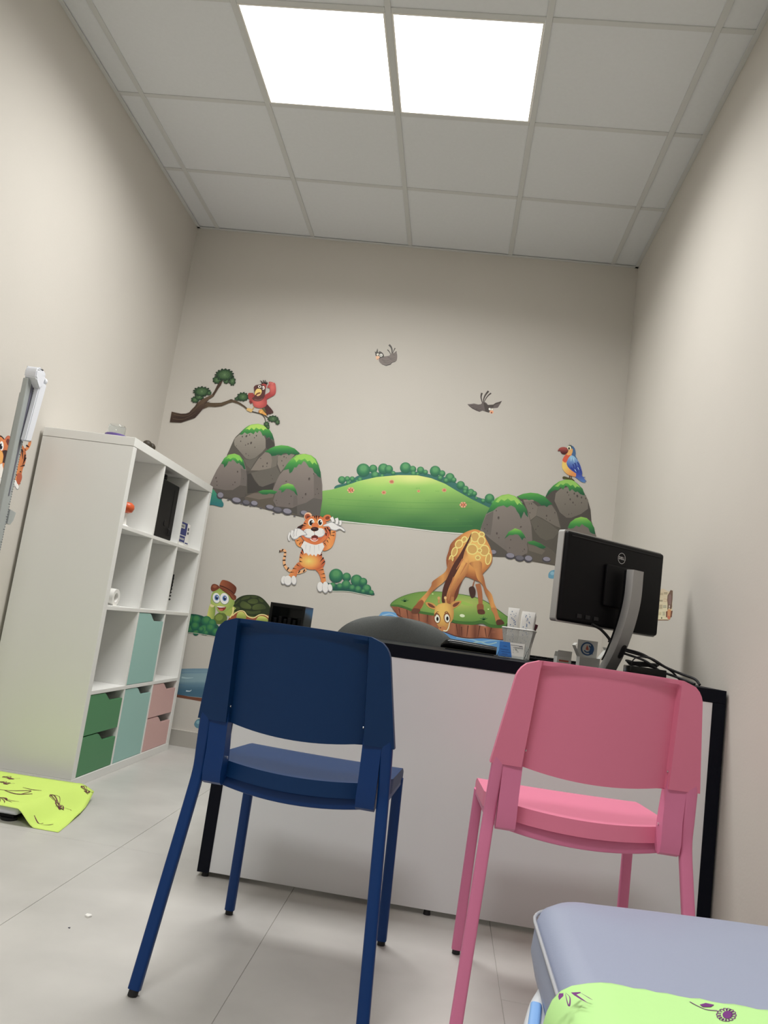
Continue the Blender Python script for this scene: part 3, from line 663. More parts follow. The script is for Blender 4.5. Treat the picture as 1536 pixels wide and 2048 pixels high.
# ================================================================== CHAIRS
def stacking_chair(loc, rz, pl, mt, label, group):
    ch = thing('stacking_chair', label, 'chair', loc, rz, group)
    # side profile of the upright / rear leg:  y, z
    def leg_pts(s):
        return [(s*.238, -.262, .012), (s*.214, -.190, .36), (s*.209, -.176, .44), (s*.207, -.184, .50), (s*.204, -.198, .572), (s*.203, -.2005, .582)]
    pr = rrect(.026, .020, .006, 3)
    for s in (-1, 1):
        bb = new(); P = leg_pts(s); q = [P[0]]+spline(P[1:4], 5)+P[4:]
        tube(bb, q, .01, prof=pr, up=(1, 0, 0)); lg = obj('leg', bb, mt, ch, world=False, smooth=40)
        bb = new(); cyl(bb, (s*.2392, -.2645, 0), (s*.238, -.262, .0118), .0105, n=12); obj('glide', bb, 'rubber', lg, world=False, smooth=40)
    for s in (-1, 1):
        bb = new(); tube(bb, [(s*.207, .248, .012), (s*.199, .222, .405), (s*.199, .219, .424)], .01, prof=pr, up=(1, 0, 0)); lg = obj('leg', bb, mt, ch, world=False, smooth=40)
        bb = new(); cyl(bb, (s*.2072, .2485, 0), (s*.207, .248, .0118), .0105, n=12); obj('glide', bb, 'rubber', lg, world=False, smooth=40)
    # side rails joining front leg, seat and upright
    for s in (-1, 1):
        bb = new(); tube(bb, [(s*.199, .215, .417), (s*.196, .0, .418), (s*.180, -.150, .424)], .01, prof=rrect(.018, .020, .004, 2), up=(1, 0, 0)); obj('side_rail', bb, mt, ch, world=False, smooth=40)
    # plastic bracket plate from backrest to seat, rounded foot
    for s in (-1, 1):
        bb = new(); x = s*.1645
        prf = [(-.206, .585), (-.180, .585), (-.156, .50), (-.148, .448), (-.150, .436), (-.160, .421), (-.176, .417), (-.190, .424), (-.196, .446), (-.194, .49)]
        prism(bb, [(x-s*.0125, y, z) for y, z in prf], (s*.0415, 0, 0)); bmesh.ops.bevel(bb, geom=[e for e in bb.edges if e.calc_length() > 0 and len(e.link_faces) == 2 and e.calc_face_angle(0) > 1.2], offset=.003, segments=2, affect='EDGES')
        k = obj('bracket', bb, mt, ch, world=False, smooth=40)
        bb = new()
        cyl(bb, (x-s*.0127, -.168, .476), (x-s*.0147, -.168, .476), .0035, n=12); obj('screw', bb, 'screw', k, world=False, smooth=40)
    # seat: dished panel with a deep rear rim
    bb = new(); NX, NY = 20, 14; th = .034
    def top(u, v):     # u -1..1 across, v 0 rear .. 1 front
        hw = .156+.052*min(1, v/.35)**.8; y = -.150+.395*v - .020*(1-u*u)*(1-v)**2
        z = .467-.016*v-.008*(1-u*u)*(1-.75*v)
        if v > .9: z -= .012*((v-.9)/.1)**2
        return Vector((u*hw, y, z))
    T = [[bb.verts.new(top(-1+2*i/NX, j/NY)) for j in range(NY+1)] for i in range(NX+1)]
    Bm = [[bb.verts.new(top(-1+2*i/NX, j/NY)-Vector((0, 0, th))) for j in range(NY+1)] for i in range(NX+1)]
    for i in range(NX):
        for j in range(NY):
            bb.faces.new((T[i][j], T[i+1][j], T[i+1][j+1], T[i][j+1])); bb.faces.new((Bm[i][j+1], Bm[i+1][j+1], Bm[i+1][j], Bm[i][j]))
        bb.faces.new((T[i+1][0], T[i][0], Bm[i][0], Bm[i+1][0])); bb.faces.new((T[i][NY], T[i+1][NY], Bm[i+1][NY], Bm[i][NY]))
    for j in range(NY):
        bb.faces.new((T[0][j], T[0][j+1], Bm[0][j+1], Bm[0][j])); bb.faces.new((T[NX][j+1], T[NX][j], Bm[NX][j], Bm[NX][j+1]))
    bmesh.ops.bevel(bb, geom=[e for e in bb.edges if len(e.link_faces) == 2 and e.calc_face_angle(0) > 1.1], offset=.003, segments=2, affect='EDGES')
    obj('seat', bb, pl, ch, world=False, smooth=45)
    bb = new()         # curved cross bar under the seat
    P = []
    for k in range(15):
        u = -1+2*k/14; P.append((u*.168, -.128-.018*(1-u*u), .424-.014*(1-u*u)))
    tube(bb, P, .01, prof=rrect(.020, .028, .005, 2), up=(0, 1, 0)); obj('cross_bar', bb, mt, ch, world=False, smooth=40)
    # backrest shell
    bb = new(); z0, z1 = .556, .787; NR = 26; rings = []
    xf0 = .155
    for r in range(NR+1):
        a = r/NR; z = z0+(z1-z0)*a
        w = .2215+(.188-.2215)*a
        rc = .040; dz = z-(z1-rc)
        if dz > 0: w = w-rc*(1-math.sqrt(max(0, 1-(dz/rc)**2)))*.98
        yc = -.204-.062*a                      # lean
        xf = min(xf0-.010*a, w-.004)
        lip = 1 if r < NR-1 else .25
        ring = []
        K = 16
        for k in range(5): ring.append((-w+(w-xf)*k/4, 0))                     # left flange rear
        for k in range(K+1):
            u = -1+2*k/K; dep = (.020-.013*(1-u*u))*lip
            ring.append((u*(xf-.004), dep))
        for k in range(5): ring.append((xf+(w-xf)*k/4, 0))
        front_ = []
        for k in range(5): front_.append((w-(w-xf)*k/4, .024))
        for k in range(K+1):
            u = 1-2*k/K; front_.append((u*(xf-.004), .028-.013*(1-u*u)))
        for k in range(5): front_.append((-xf-(w-xf)*k/4, .024))
        pts = []
        for x, d in ring+front_:
            un = min(1, abs(x)/xf0); sag = -.015*(1-un*un)*(1-a)**3; bow = -.012*(1-(x/.21)**2)
            pts.append((x, yc+d+bow*.6, z+sag-.0035*a*(x/.2)**2))
        rings.append(pts)
    loft(bb, rings)
    bmesh.ops.bevel(bb, geom=[e for e in bb.edges if len(e.link_faces) == 2 and e.calc_face_angle(0) > 1.25], offset=.0015, segments=2, affect='EDGES')
    bk = obj('backrest', bb, pl, ch, world=False, smooth=42)
    for s in (-1, 1):
        bb = new(); cyl(bb, (s*.1505, -.206, .592), (s*.1485, -.206, .592), .0026, n=12); obj('screw', bb, 'screw', bk, world=False, smooth=40)
    return ch
stacking_chair((.217, -2.500, 0), math.radians(-3.2), 'blue', 'bluem', 'dark blue stacking chair facing the desk, left of the pink chair', 'stacking chairs facing the desk')
stacking_chair((.848, -2.474, 0), math.radians(1.8), 'pink', 'pinkm', 'pink stacking chair facing the desk, beside the examination couch', 'stacking chairs facing the desk')

# ================================================================== EXAMINATION COUCH
CZ = .565
ec = thing('examination_couch', 'lilac grey vinyl examination couch along the right wall, near the viewer', 'examination couch', (.96, -4.6, 0), 0)
def couch_plan(inset=0, rnd=.055):
    x0, x1, y1, y0 = .628+inset, 1.30-inset, -3.565-inset, -5.55+inset
    pts = []
    for k in range(9): t = math.radians(180-90*k/8); pts.append((x0+rnd+rnd*math.cos(t), y1-rnd+rnd*math.sin(t)+0))
    for k in range(1, 8): x = x0+rnd+(x1-x0-2*rnd)*k/8; pts.append((x, y1+.030*math.sin(PI*(k/8))))
    for k in range(9): t = math.radians(90-90*k/8); pts.append((x1-rnd+rnd*math.cos(t), y1-rnd+rnd*math.sin(t)))
    pts += [(x1, y0), (x0, y0)]
    return pts
b = new(); rings = []
for ins, z, rn in ((.022, CZ-.082, .040), (.012, CZ-.077, .048), (.004, CZ-.066, .052), (-.002, CZ-.045, .056), (0, CZ-.020, .055), (.004, CZ-.010, .052), (.014, CZ-.003, .045), (.028, CZ, .035), (.10, CZ+.003, .03)):
    rings.append([(x, y, z) for x, y in couch_plan(ins, rn)])
loft(b, rings); obj('cushion', b, 'vinyl', ec, smooth=50)
b = new(); P = [(x, y, CZ-.016) for x, y in couch_plan(-.0015, .0565)]; tube(b, P+[P[0]], .0017, 6); obj('seam_piping', b, 'vinyls', ec, smooth=60)
b = new(); box(b, .665, 1.26, -5.50, -3.62, CZ-.160, CZ-.084, bev=.004); obj('base_frame', b, 'framew', ec)
for x in (.70, 1.22):
    for y in (-3.70, -5.42):
        b = new(); box(b, x-.022, x+.022, y-.022, y+.022, .012, CZ-.1605, bev=.005); lg = obj('leg', b, 'framew', ec)
        b = new(); cyl(b, (x, y, 0), (x, y, .0118), .024, n=18); obj('foot', b, 'rubber', lg, smooth=40)
b = new(); tube(b, spline([(.648, -3.655, .485), (.634, -3.69, .476), (.622, -3.77, .466), (.617, -4.0, .462), (.617, -5.3, .462)], 6), .01, prof=rrect(.05, .034, .012, 4), up=(0, 0, 1)); sw = obj('side_rail', b, 'framew', ec, smooth=40)
b = new(); tube(b, spline([(.6255, -3.688, .488), (.6165, -3.745, .484), (.6085, -3.82, .476), (.6035, -4.0, .466), (.6035, -5.3, .464)], 6), .01, prof=rrect(.034, .010, .003, 3), up=(0, 0, 1)); obj('rail_inlay', b, 'framebl', sw, smooth=40)
# paper sheet from the roll, torn front edge, wrapped over the left side of the cushion
def cpaper(u, v):
    """u across the couch from the hanging left edge to the right, v from torn front edge backwards"""
    s = -.10+u*.74                            # arc distance; 0 = top left corner
    y = -3.797-v*1.66 + (.012*s/.6)
    r = .035
    if s < 0: x, z = .6185-.0008, CZ-.030+s
    elif s < r*1.35:
        a = s/(r*1.35)*PI/2; x, z = .6185+r*(1-math.cos(a)), CZ-.030+(.0335)*math.sin(a)
    else: x, z = .6185+r+(s-r*1.35), CZ+.0045
    if s < r: x -= .0015*(1+math.sin(v*230+u*6))
    return Vector((x, y, z))
b = new(); NU, NV = 90, 60; random.seed(5)
edge = [random.uniform(-.0016, .0016) + (.004 if i in (43, 44) else 0) for i in range(NU+1)]
G = [[None]*(NV+1) for _ in range(NU+1)]
for i in range(NU+1):
    for j in range(NV+1):
        p = cpaper(i/NU, (j/NV)**1.6)
        if j == 0: p.y += edge[i]
        G[i][j] = b.verts.new(p)
for i in range(NU):
    for j in range(NV): b.faces.new((G[i][j], G[i][j+1], G[i+1][j+1], G[i+1][j]))
t = thing('paper_sheet', 'pale lime paper cover with purple flowers torn across the examination couch', 'paper', (.96, -4.5, CZ+.003))
o = obj('sheet', b, 'lime2', t, smooth=60); s_ = o.modifiers.new('thickness', 'SOLIDIFY'); s_.thickness = .0006; s_.offset = 0
def top_c(x, y): return Vector((x, y, CZ+.0052))
b = new()
def ribbon(pts, w, bb, taper=True):
    q = spline([(x, y, 0) for x, y in pts], 5)
    for i in range(len(q)-1):
        a, c = q[i], q[i+1]; d = c-a; n = Vector((-d.y, d.x, 0)).normalized()
        f0 = 1-.75*abs(2*i/(len(q)-1)-1) if taper else 1; f1 = 1-.75*abs(2*(i+1)/(len(q)-1)-1) if taper else 1
        bb.faces.new([bb.verts.new(top_c(p.x, p.y)) for p in (a-n*w*f0/2, a+n*w*f0/2, c+n*w*f1/2, c-n*w*f1/2)])
def at_c(px, py):                             # point of the cushion top
    d = sight(px, py); s = (CZ+.0052-CAM.z)/d.z; p = CAM+d*s; return (p.x, p.y)
def zc(x, y): return at_c(1020+x*516/1536, 1950+y*98/292)
def fillc(pts, bb):
    P = [Vector(top_c(*zc(x, y))) for x, y in pts]; V = [bb.verts.new(p) for p in P]
    for q in tessellate_polygon([P]):
        try: bb.faces.new([V[i] for i in q])
        except ValueError: pass
fillc([(318, 108), (318, 125), (292, 150), (287, 128), (292, 110)], b)
for a, w_ in (([(330, 106), (355, 130), (357, 165), (350, 186), (338, 150), (330, 112)], .0012), ([(420, 106), (470, 136), (492, 149)], .0010)): ribbon([zc(*q) for q in a], w_, b)
fillc([(362, 104), (420, 101), (420, 108), (395, 116), (440, 148), (466, 168), (420, 145), (380, 120)], b)
ribbon([zc(*q) for q in [(1070, 158), (1110, 180), (1170, 205), (1235, 212)]], .0010, b, False)
fillc([(1130, 176), (1165, 166), (1216, 177), (1195, 190), (1150, 190)], b)
fillc([(1295+30*math.cos(a), 236+23*math.sin(a)) for a in [2*PI*k/16 for k in range(16)]], b)
for k in range(14):
    a = 2*PI*k/14; c_, s2 = math.cos(a), math.sin(a)
    ribbon([zc(1288+32*math.cos(a-.12), 236+26*math.sin(a-.12)), zc(1288+56*math.cos(a-.1), 236+38*math.sin(a-.1)), zc(1288+56*math.cos(a+.2), 236+38*math.sin(a+.2)), zc(1288+32*math.cos(a+.22), 236+26*math.sin(a+.22))], .0007, b, False)
obj('printed_flowers', b, 'printp', t, smooth='flatkeep')

# ================================================================== WALL STICKERS
# Flat printed vinyl. Outlines were surveyed from the photograph and are laid on the wall plane itself.
K = .86
def pc(c):
    q = [min(lin(v)/K, .92) for v in c[:3]]; g = .3*q[0]+.6*q[1]+.1*q[2]
    return tuple(v+(g-v)*.12 for v in q)
def mixc(a, c, t): t = max(0, min(1, t)); return tuple(a[i]+(c[i]-a[i])*t for i in range(3))
class Art:
    def __init__(s, plane, frame, start=0):
        s.bm = bmesh.new(); s.cl = s.bm.loops.layers.float_color.new('print'); s.plane = plane; s.n = start; s.fr = frame; s.step = .00002; s.last = None
    def frame(s, *f): s.fr = f
    def px(s, x, y): return (s.fr[0]+x*s.fr[2], s.fr[1]+y*s.fr[2])
    def pos(s, x, y, d):
        q = s.plane(*s.px(x, y))
        if s.plane is on_back: return Vector((q[0], -d, q[1]))
        if s.plane is on_left: return Vector((WL+d, q[0], q[1]))
        return Vector((WR-d, q[0], q[1]))
    def poly(s, c, pts, smooth=True, cuts=0, k=4):
        """c: colour, or a function of the point giving a colour; cuts refine the patch for gradients"""
        if callable(c) or c != s.last: s.n += 1
        s.last = None if callable(c) else c
        d = .0003+s.n*s.step
        q = [(p.x, p.y) for p in spline([(x, y, 0) for x, y in pts], k, True)] if smooth else pts
        t = bmesh.new(); V = [t.verts.new((x, y, 0)) for x, y in q]
        for tri in tessellate_polygon([[v.co for v in V]]):
            try: t.faces.new([V[i] for i in tri])
            except ValueError: pass
        if callable(c) and cuts:
            xs_ = [p[0] for p in q]; ys_ = [p[1] for p in q]
            for ax, lo, hi in ((0, min(xs_), max(xs_)), (1, min(ys_), max(ys_))):
                for m in range(1, cuts):
                    v = lo+(hi-lo)*m/cuts; co = (v, 0, 0) if ax == 0 else (0, v, 0); no = (1, 0, 0) if ax == 0 else (0, 1, 0)
                    bmesh.ops.bisect_plane(t, geom=t.verts[:]+t.edges[:]+t.faces[:], plane_co=co, plane_no=no, dist=1e-5)
        vm = {}
        for v in t.verts: vm[v] = (s.bm.verts.new(s.pos(v.co.x, v.co.y, d)), (*pc(c(v.co.x, v.co.y) if callable(c) else c), 1))
        for f in t.faces:
            try: g = s.bm.faces.new([vm[v][0] for v in f.verts])
            except ValueError: continue
            for l, v in zip(g.loops, f.verts): l[s.cl] = vm[v][1]
        t.free()
    def ell(s, c, cx, cy, rx, ry, rot=0, cuts=0, n=20):
        a = math.radians(rot); pts = []
        for k in range(n):
            u, v = rx*math.cos(2*PI*k/n), ry*math.sin(2*PI*k/n); pts.append((cx+u*math.cos(a)-v*math.sin(a), cy+u*math.sin(a)+v*math.cos(a)))
        s.poly(c, pts, False, cuts)
    def stroke(s, c, pts, w, w2=None, k=5, bulge=False):
        q = spline([(x, y, 0) for x, y in pts], k); L = []; R = []; n = len(q)
        for i, p in enumerate(q):
            d = (q[min(i+1, n-1)]-q[max(i-1, 0)]); d = d.normalized() if d.length else Vector((1, 0, 0)); t = i/(n-1)
            ww = (w+((w if w2 is None else w2)-w)*t)/2
            if bulge: ww *= .15+.85*math.sin(PI*t)
            L.append((p.x-d.y*ww, p.y+d.x*ww)); R.append((p.x+d.y*ww, p.y-d.x*ww))
        s.poly(c, L+R[::-1], False)
    def ball(s, cx, cy, r, base=(44,120,78), hi=(112,178,108), lo=(28,92,74), sy=1.0):
        f = lambda x, y: mixc(hi, mixc(base, lo, (math.hypot((x-cx)/r, (y-cy+r*.3)/r)-.7)/.6), (math.hypot((x-cx)/r, (y-cy+r*.3)/r))/.75)
        s.ell(f, cx, cy, r, r*sy, 0, 5)
        s.ell(mixc(base, hi, .55), cx, cy-r*.35, r*.42, r*.38) if r > 16 else None
    def cap(s, pts, top, bottom, c0=(150,200,70), c1=(60,150,60), c2=(28,92,58)):
        f = lambda x, y: mixc(c0, mixc(c1, c2, ((y-top)/(bottom-top)-.4)/.5), (y-top)/(bottom-top)/.42)
        s.poly(f, pts, False, 9)
    def done(s, name, label, cat='wall sticker', group=None):
        c = Vector((0, 0, 0)); 
        for v in s.bm.verts: c += v.co
        c /= len(s.bm.verts)
        if s.plane is on_back: c.y = 0
        elif s.plane is on_left: c.x = WL
        else: c.x = WR
        bmesh.ops.translate(s.bm, vec=-c, verts=s.bm.verts)
        # all faces look into the room
        want = {on_back: Vector((0, -1, 0)), on_left: Vector((1, 0, 0)), on_right: Vector((-1, 0, 0))}[s.plane]
        s.bm.normal_update()
        for f in s.bm.faces:
            if f.normal.dot(want) < 0: f.normal_flip()
        me = bpy.data.meshes.new(name); s.bm.to_mesh(me); s.bm.free(); me.materials.append(PRINT)
        o = bpy.data.objects.new(name, me); COL.objects.link(o); o.location = c
        return tag(o, label, cat, group)
GRP = 'animal wall stickers'
def holes(a, L, c=(92,84,80)):
    for x, y, r, e in L: a.ell(c, x, y, r*.75, r*1.15, e)
    for x, y, r, e in L: a.ell(mixc(c, (60,55,52), .7), x-r*.15, y-r*.2, r*.45, r*.75, e)

# ---- rolling green hill with a hedge
a = Art(on_back, (640, 880, .390625))
a.poly((48,108,100), [(80,250),(85,232),(150,215),(190,185),(250,170),(330,165),(400,165),(440,160),(520,165),(580,180),(640,190),(690,215),(740,250),(790,285),(830,300),(870,318),(900,330),(870,352),(760,310),(640,240),(500,190),(400,190),(300,200),(180,225)], True)
for x, y, r in ((112,205,20),(140,200,15),(145,220,12),(165,200,14),(205,203,14),(190,212,10)): a.ball(x, y, r)
for x, y, r in ((222,155,35),(272,148,22),(325,148,28),(352,150,22),(282,180,20),(318,185,11),(375,170,12)): a.ball(x, y, r)
for x, y, r in ((438,143,29),(475,150,18),(515,155,19),(540,165,13),(478,172,14),(500,175,9)): a.ball(x, y, r)
for x, y, r in ((590,160,28),(625,172,17),(665,193,24),(615,195,14),(645,208,14),(685,205,14)): a.ball(x, y, r)
for x, y, r in ((720,232,22),(745,250,16),(742,265,12),(772,270,20),(790,275,14),(800,298,8),(762,280,9)): a.ball(x, y, r)
for x, y, r in ((868,300,25),(888,322,14),(835,312,12)): a.ball(x, y, r)
hill = [(0,262),(60,254),(130,234),(200,210),(290,190),(400,180),(500,181),(570,196),(640,224),(700,260),(780,305),(868,347),(900,370),(900,480),(822,484),(742,477),(600,466),(400,442),(200,423),(110,412),(0,398)]
def hillc(x, y):
    t = (y-180)/270+.10*abs((x-450)/450)+.05*math.sin(x/60)*math.sin(y/30)
    g = mixc((204,218,112), (146,198,88), t/.22) if t < .22 else mixc((146,198,88), (96,150,72), (t-.22)/.45) if t < .67 else mixc((96,150,72), (48,108,58), (t-.67)/.35)
    r = math.hypot((x-480)/150, (y-195)/45); return mixc((214,222,128), g, r)
a.poly(hillc, hill, False, 22)
for x, y in ((90,315),(260,290),(150,350),(340,375),(500,250),(600,265),(548,312),(650,375),(460,345),(490,382),(760,320),(700,410),(215,395),(380,330)):
    for dx in (-6, 0, 7): a.stroke((92,150,62), [(x+dx, y), (x+dx*1.3, y-7)], 2.2, .6)
for y in (300,330,360,395,420): a.stroke((70,140,58), [(40,y),(250,y+12),(520,y+22),(780,y+20)], .9, 1.5)
for x, y, r in ((158,257,18),(367,214,13),(327,269,12),(505,262,8),(636,257,12),(733,332,18)):
    for k in range(6): a.ell((232,160,122), x+r*.62*math.cos(k*PI/3), y+r*.5*math.sin(k*PI/3), r*.42, r*.36)
    a.ell((214,112,72), x, y, r*.34, r*.28)
a.stroke((226,240,222), [(105,415),(200,426),(400,446),(600,470),(742,481)], 4)
a.done('hill_wall_sticker', 'green hill wall sticker with little orange flowers and a hedge, centre of back wall', group='landscape wall stickers')

# ---- left rocks
a = Art(on_back, (400, 830, .1692708), 130)
a.poly(lambda x, y: mixc((50,150,110), (38,112,120), (y-880)/190), [(60,880),(150,878),(205,890),(215,930),(248,975),(262,1015),(280,1050),(262,1088),(160,1065),(60,1045)], True, 4)
a.poly((78,74,70), [(120,820),(170,720),(330,480),(560,560),(640,600),(900,700),(1000,640),(1300,500),(1430,700),(1447,1000),(1415,1190),(1215,1206),(1100,1180),(880,1140),(780,1115),(600,1065),(480,1042),(380,1020),(330,990),(230,975)], False)
a.poly((88,83,76), [(320,490),(350,410),(385,330),(415,270),(470,215),(540,150),(600,118),(680,108),(750,125),(810,165),(850,220),(875,290),(886,375),(860,410),(800,430),(720,480),(640,600),(590,657),(545,652),(530,560),(480,490),(400,465)])
a.poly(lambda x, y: mixc((150,143,132), (116,110,102), (y-200)/320), [(412,280),(480,222),(560,190),(700,180),(750,230),(776,290),(777,390),(735,440),(650,510),(590,527),(545,515),(470,430),(410,360),(403,320)], False, 5)
a.poly((100,95,88), [(522,522),(590,532),(650,516),(700,478),(600,640),(552,600)], False)
a.poly((70,66,63), [(778,270),(830,280),(882,340),(872,392),(800,410),(779,388)], False)
holes(a, [(550,252,13,30),(502,257,9,20),(588,237,8,10),(668,246,9,0),(645,270,7,0),(483,312,8,0),(605,332,14,20),(570,343,9,20),(540,357,7,20),(650,384,7,0),(545,460,7,0),(575,480,6,0),(792,283,9,0),(433,366,5,0)])
a.cap([(468,234),(500,190),(550,142),(610,113),(690,105),(760,125),(815,165),(855,225),(877,292),(868,300),(850,278),(838,297),(820,260),(790,275),(770,238),(745,250),(720,200),(700,185),(680,215),(655,195),(635,230),(600,210),(560,228),(530,207),(500,234)], 100, 290)
a.poly((165,208,78), [(540,170),(600,122),(690,110),(755,128),(800,170),(770,165),(750,185),(725,160),(700,172),(665,150),(640,178),(610,152),(585,180),(565,165)], False)
a.poly((84,80,73), [(590,657),(640,570),(700,490),(770,435),(830,400),(880,372),(960,362),(1040,368),(1120,400),(1182,455),(1150,480),(1050,540),(990,640),(950,700),(900,780),(860,900),(740,890),(545,945),(530,900),(560,760)], False)
a.poly((64,60,57), [(560,700),(600,690),(650,780),(700,840),(740,850),(880,800),(860,890),(560,930)], False)
a.poly((128,119,110), [(600,655),(690,520),(770,440),(830,450),(850,500),(860,560),(840,630),(700,657)], False)
a.poly((112,106,97), [(838,440),(930,480),(910,560),(905,605),(838,630),(852,540)], False)
a.poly((130,122,112), [(925,480),(1050,460),(1120,470),(1000,620),(955,677),(915,580)], False)
a.poly((99,94,87), [(605,685),(700,662),(905,610),(948,690),(900,790),(740,850),(700,832),(640,752)], False)
holes(a, [(795,573,11,10),(745,608,10,10),(718,515,7,20),(995,495,9,10),(1020,507,6,0),(968,543,8,0),(985,600,8,0),(843,715,7,0),(857,755,7,0),(790,610,6,0)])
a.cap([(765,437),(830,395),(890,370),(960,358),(1040,366),(1120,398),(1184,456),(1150,468),(1120,472),(1085,455),(1050,478),(1020,450),(985,457),(960,482),(930,465),(890,483),(850,487),(830,460),(800,442)], 355, 480, (92,176,66), (45,135,62))
def rc1(x, y): return mixc((134,124,117), (112,103,99), (y-560)/450)
a.poly(rc1, [(1000,640),(1060,570),(1120,490),(1180,462),(1250,460),(1320,480),(1370,520),(1405,590),(1430,700),(1447,830),(1447,1000),(1415,1190),(1200,1200),(1150,1050),(860,990),(855,900),(900,790),(940,710)], False, 5)
a.poly((92,87,83), [(1160,1065),(1250,1040),(1345,980),(1443,1000),(1418,1192),(1220,1205),(1150,1190),(1145,1080)], False)
a.poly((106,98,93), [(1345,690),(1432,740),(1446,1000),(1347,977)], False)
holes(a, [(1292,757,17,10),(1250,938,15,5),(1345,697,9,0),(1215,978,8,0),(1388,878,10,0),(1364,940,7,0),(1020,785,10,70),(1402,930,8,0)], (98,88,84))
a.cap([(985,655),(1030,580),(1080,520),(1140,475),(1230,460),(1310,475),(1370,520),(1400,590),(1428,680),(1428,745),(1395,728),(1375,700),(1350,680),(1330,630),(1290,620),(1250,560),(1225,545),(1195,590),(1170,580),(1140,622),(1115,620),(1090,672),(1060,692),(1050,640)], 455, 720)
a.poly((140,198,70), [(1110,520),(1160,480),(1240,466),(1310,485),(1360,530),(1385,590),(1350,560),(1330,585),(1300,540),(1270,550),(1240,515),(1200,535),(1170,525),(1140,560),(1125,530)], False)
def rc2(x, y): return mixc((128,118,112), (110,101,97), (y-560)/300)
a.poly(rc2, [(120,820),(160,730),(200,650),(250,570),(300,500),(360,465),(420,462),(480,490),(520,545),(545,640),(556,740),(550,850),(530,967),(400,985),(280,967),(140,870)], False, 4)
a.poly((86,80,75), [(135,858),(300,890),(390,887),(475,832),(551,842),(530,969),(400,987),(280,969)], False)
a.poly((104,97,93), [(482,630),(546,660),(556,740),(551,842),(475,832),(487,720)], False)
holes(a, [(446,672,11,0),(192,745,11,20),(202,788,8,0),(415,797,9,10),(390,825,7,0),(203,832,8,0),(515,755,6,0)], (94,84,80))
a.cap([(252,576),(285,515),(340,470),(410,458),(470,480),(515,540),(541,642),(520,642),(500,602),(480,592),(465,567),(440,577),(410,542),(385,527),(370,552),(340,547),(320,592),(287,624),(282,587)], 455, 620)
a.poly((118,192,66), [(315,520),(350,478),(410,465),(460,482),(495,525),(500,560),(470,530),(450,545),(420,510),(390,505),(360,525),(340,510)], False)
a.poly((92,84,74), [(530,972),(600,930),(700,905),(900,915),(870,1000),(880,1090),(1200,1195),(1000,1162),(780,1112),(540,1042)], False)
a.poly((112,101,92), [(540,965),(640,925),(880,930),(860,975),(700,1000)], False)
a.cap([(688,907),(740,888),(850,886),(918,908),(880,937),(820,930),(790,942),(740,940),(710,927)], 885, 945, (70,150,62), (45,125,60))
a.poly(rc2, [(865,1010),(900,930),(960,880),(1030,862),(1100,885),(1145,950),(1157,1070),(1090,1100),(900,1080)], False, 3)
a.poly((104,96,92), [(1105,960),(1148,950),(1157,1070),(1100,1075)], False)
holes(a, [(1078,962,9,0),(903,1012,7,0),(1057,1050,9,50),(912,1042,5,0)])
a.cap([(925,888),(970,830),(1040,808),(1100,825),(1135,880),(1155,955),(1132,937),(1110,905),(1080,892),(1055,877),(1020,872),(990,907),(960,918),(965,890)], 805, 940)
for x, y, rx, ry, dk in ((430,1008,60,38,0),(545,1035,48,34,1),(640,1045,46,35,0),(825,1090,55,32,0),(915,1120,60,36,1),(1030,1140,60,40,0),(1230,1160,50,34,0),(240,950,42,42,0)):
    a.ell((72,70,78), x, y+4, rx, ry, 12); a.ell((100,98,108) if dk else (134,131,145), x+4, y-4, rx*.82, ry*.72, 12)
for x, y in ((335,1003),(490,1050),(720,1100),(870,1165),(1118,1195),(597,1075)): a.ell((96,93,100), x, y, 14, 8, 10)
a.done('rock_wall_sticker', 'mossy grey rocks wall sticker beside the shelving unit, below the branch', group='rock wall stickers')

# ---- right rocks
a = Art(on_back, (960, 950, .1627604), 130)
a.poly((76,71,67), [(0,690),(130,380),(600,330),(805,275),(1300,250),(1365,560),(1425,750),(1440,1000),(1300,1150),(920,1110),(640,1060),(500,1042),(300,1005),(140,990),(60,800)], False)
a.poly((78,73,68), [(803,277),(830,220),(880,160),(950,100),(1040,60),(1120,60),(1190,100),(1250,165),(1290,240),(1330,330),(1357,430),(1367,560),(1280,600),(1100,660),(1000,650),(960,480),(920,390),(860,330)], False)
a.poly(lambda x, y: mixc((128,121,111), (108,102,94), (y-150)/370), [(915,320),(930,220),(990,170),(1080,148),(1200,185),(1290,240),(1327,310),(1327,415),(1240,480),(1120,527),(1060,525),(980,460)], False, 5)
holes(a, [(1195,260,16,-10),(1247,278,12,0),(1158,230,12,0),(1073,215,11,0),(1297,290,10,0),(1108,300,12,0),(1247,342,9,0),(1142,340,11,0),(1045,360,7,0),(1090,485,8,0),(1170,370,6,0),(935,210,10,0),(1090,247,7,0),(1125,475,5,0)])
a.cap([(798,278),(840,195),(900,130),(970,80),(1060,55),(1140,65),(1200,110),(1260,170),(1288,252),(1260,247),(1230,235),(1200,205),(1170,212),(1130,175),(1100,202),(1080,150),(1050,130),(1020,182),(990,150),(960,192),(920,185),(880,207),(850,232)], 50, 240)
a.poly((140,196,80), [(920,140),(980,88),(1060,62),(1140,72),(1190,108),(1230,155),(1190,140),(1170,160),(1140,120),(1110,135),(1080,105),(1050,100),(1020,125),(990,110),(960,145)], False)
a.poly((84,80,72), [(450,267),(520,235),(610,222),(700,228),(780,260),(850,320),(920,400),(960,490),(997,640),(960,800),(940,990),(800,900),(640,810),(630,600),(590,500),(540,350)], False)
a.poly((120,112,103), [(540,330),(640,330),(712,390),(690,500),(620,555),(590,450)], False)
a.poly((112,105,97), [(715,385),(800,380),(880,370),(940,460),(987,650),(930,630),(860,590),(760,530),(692,500)], False)
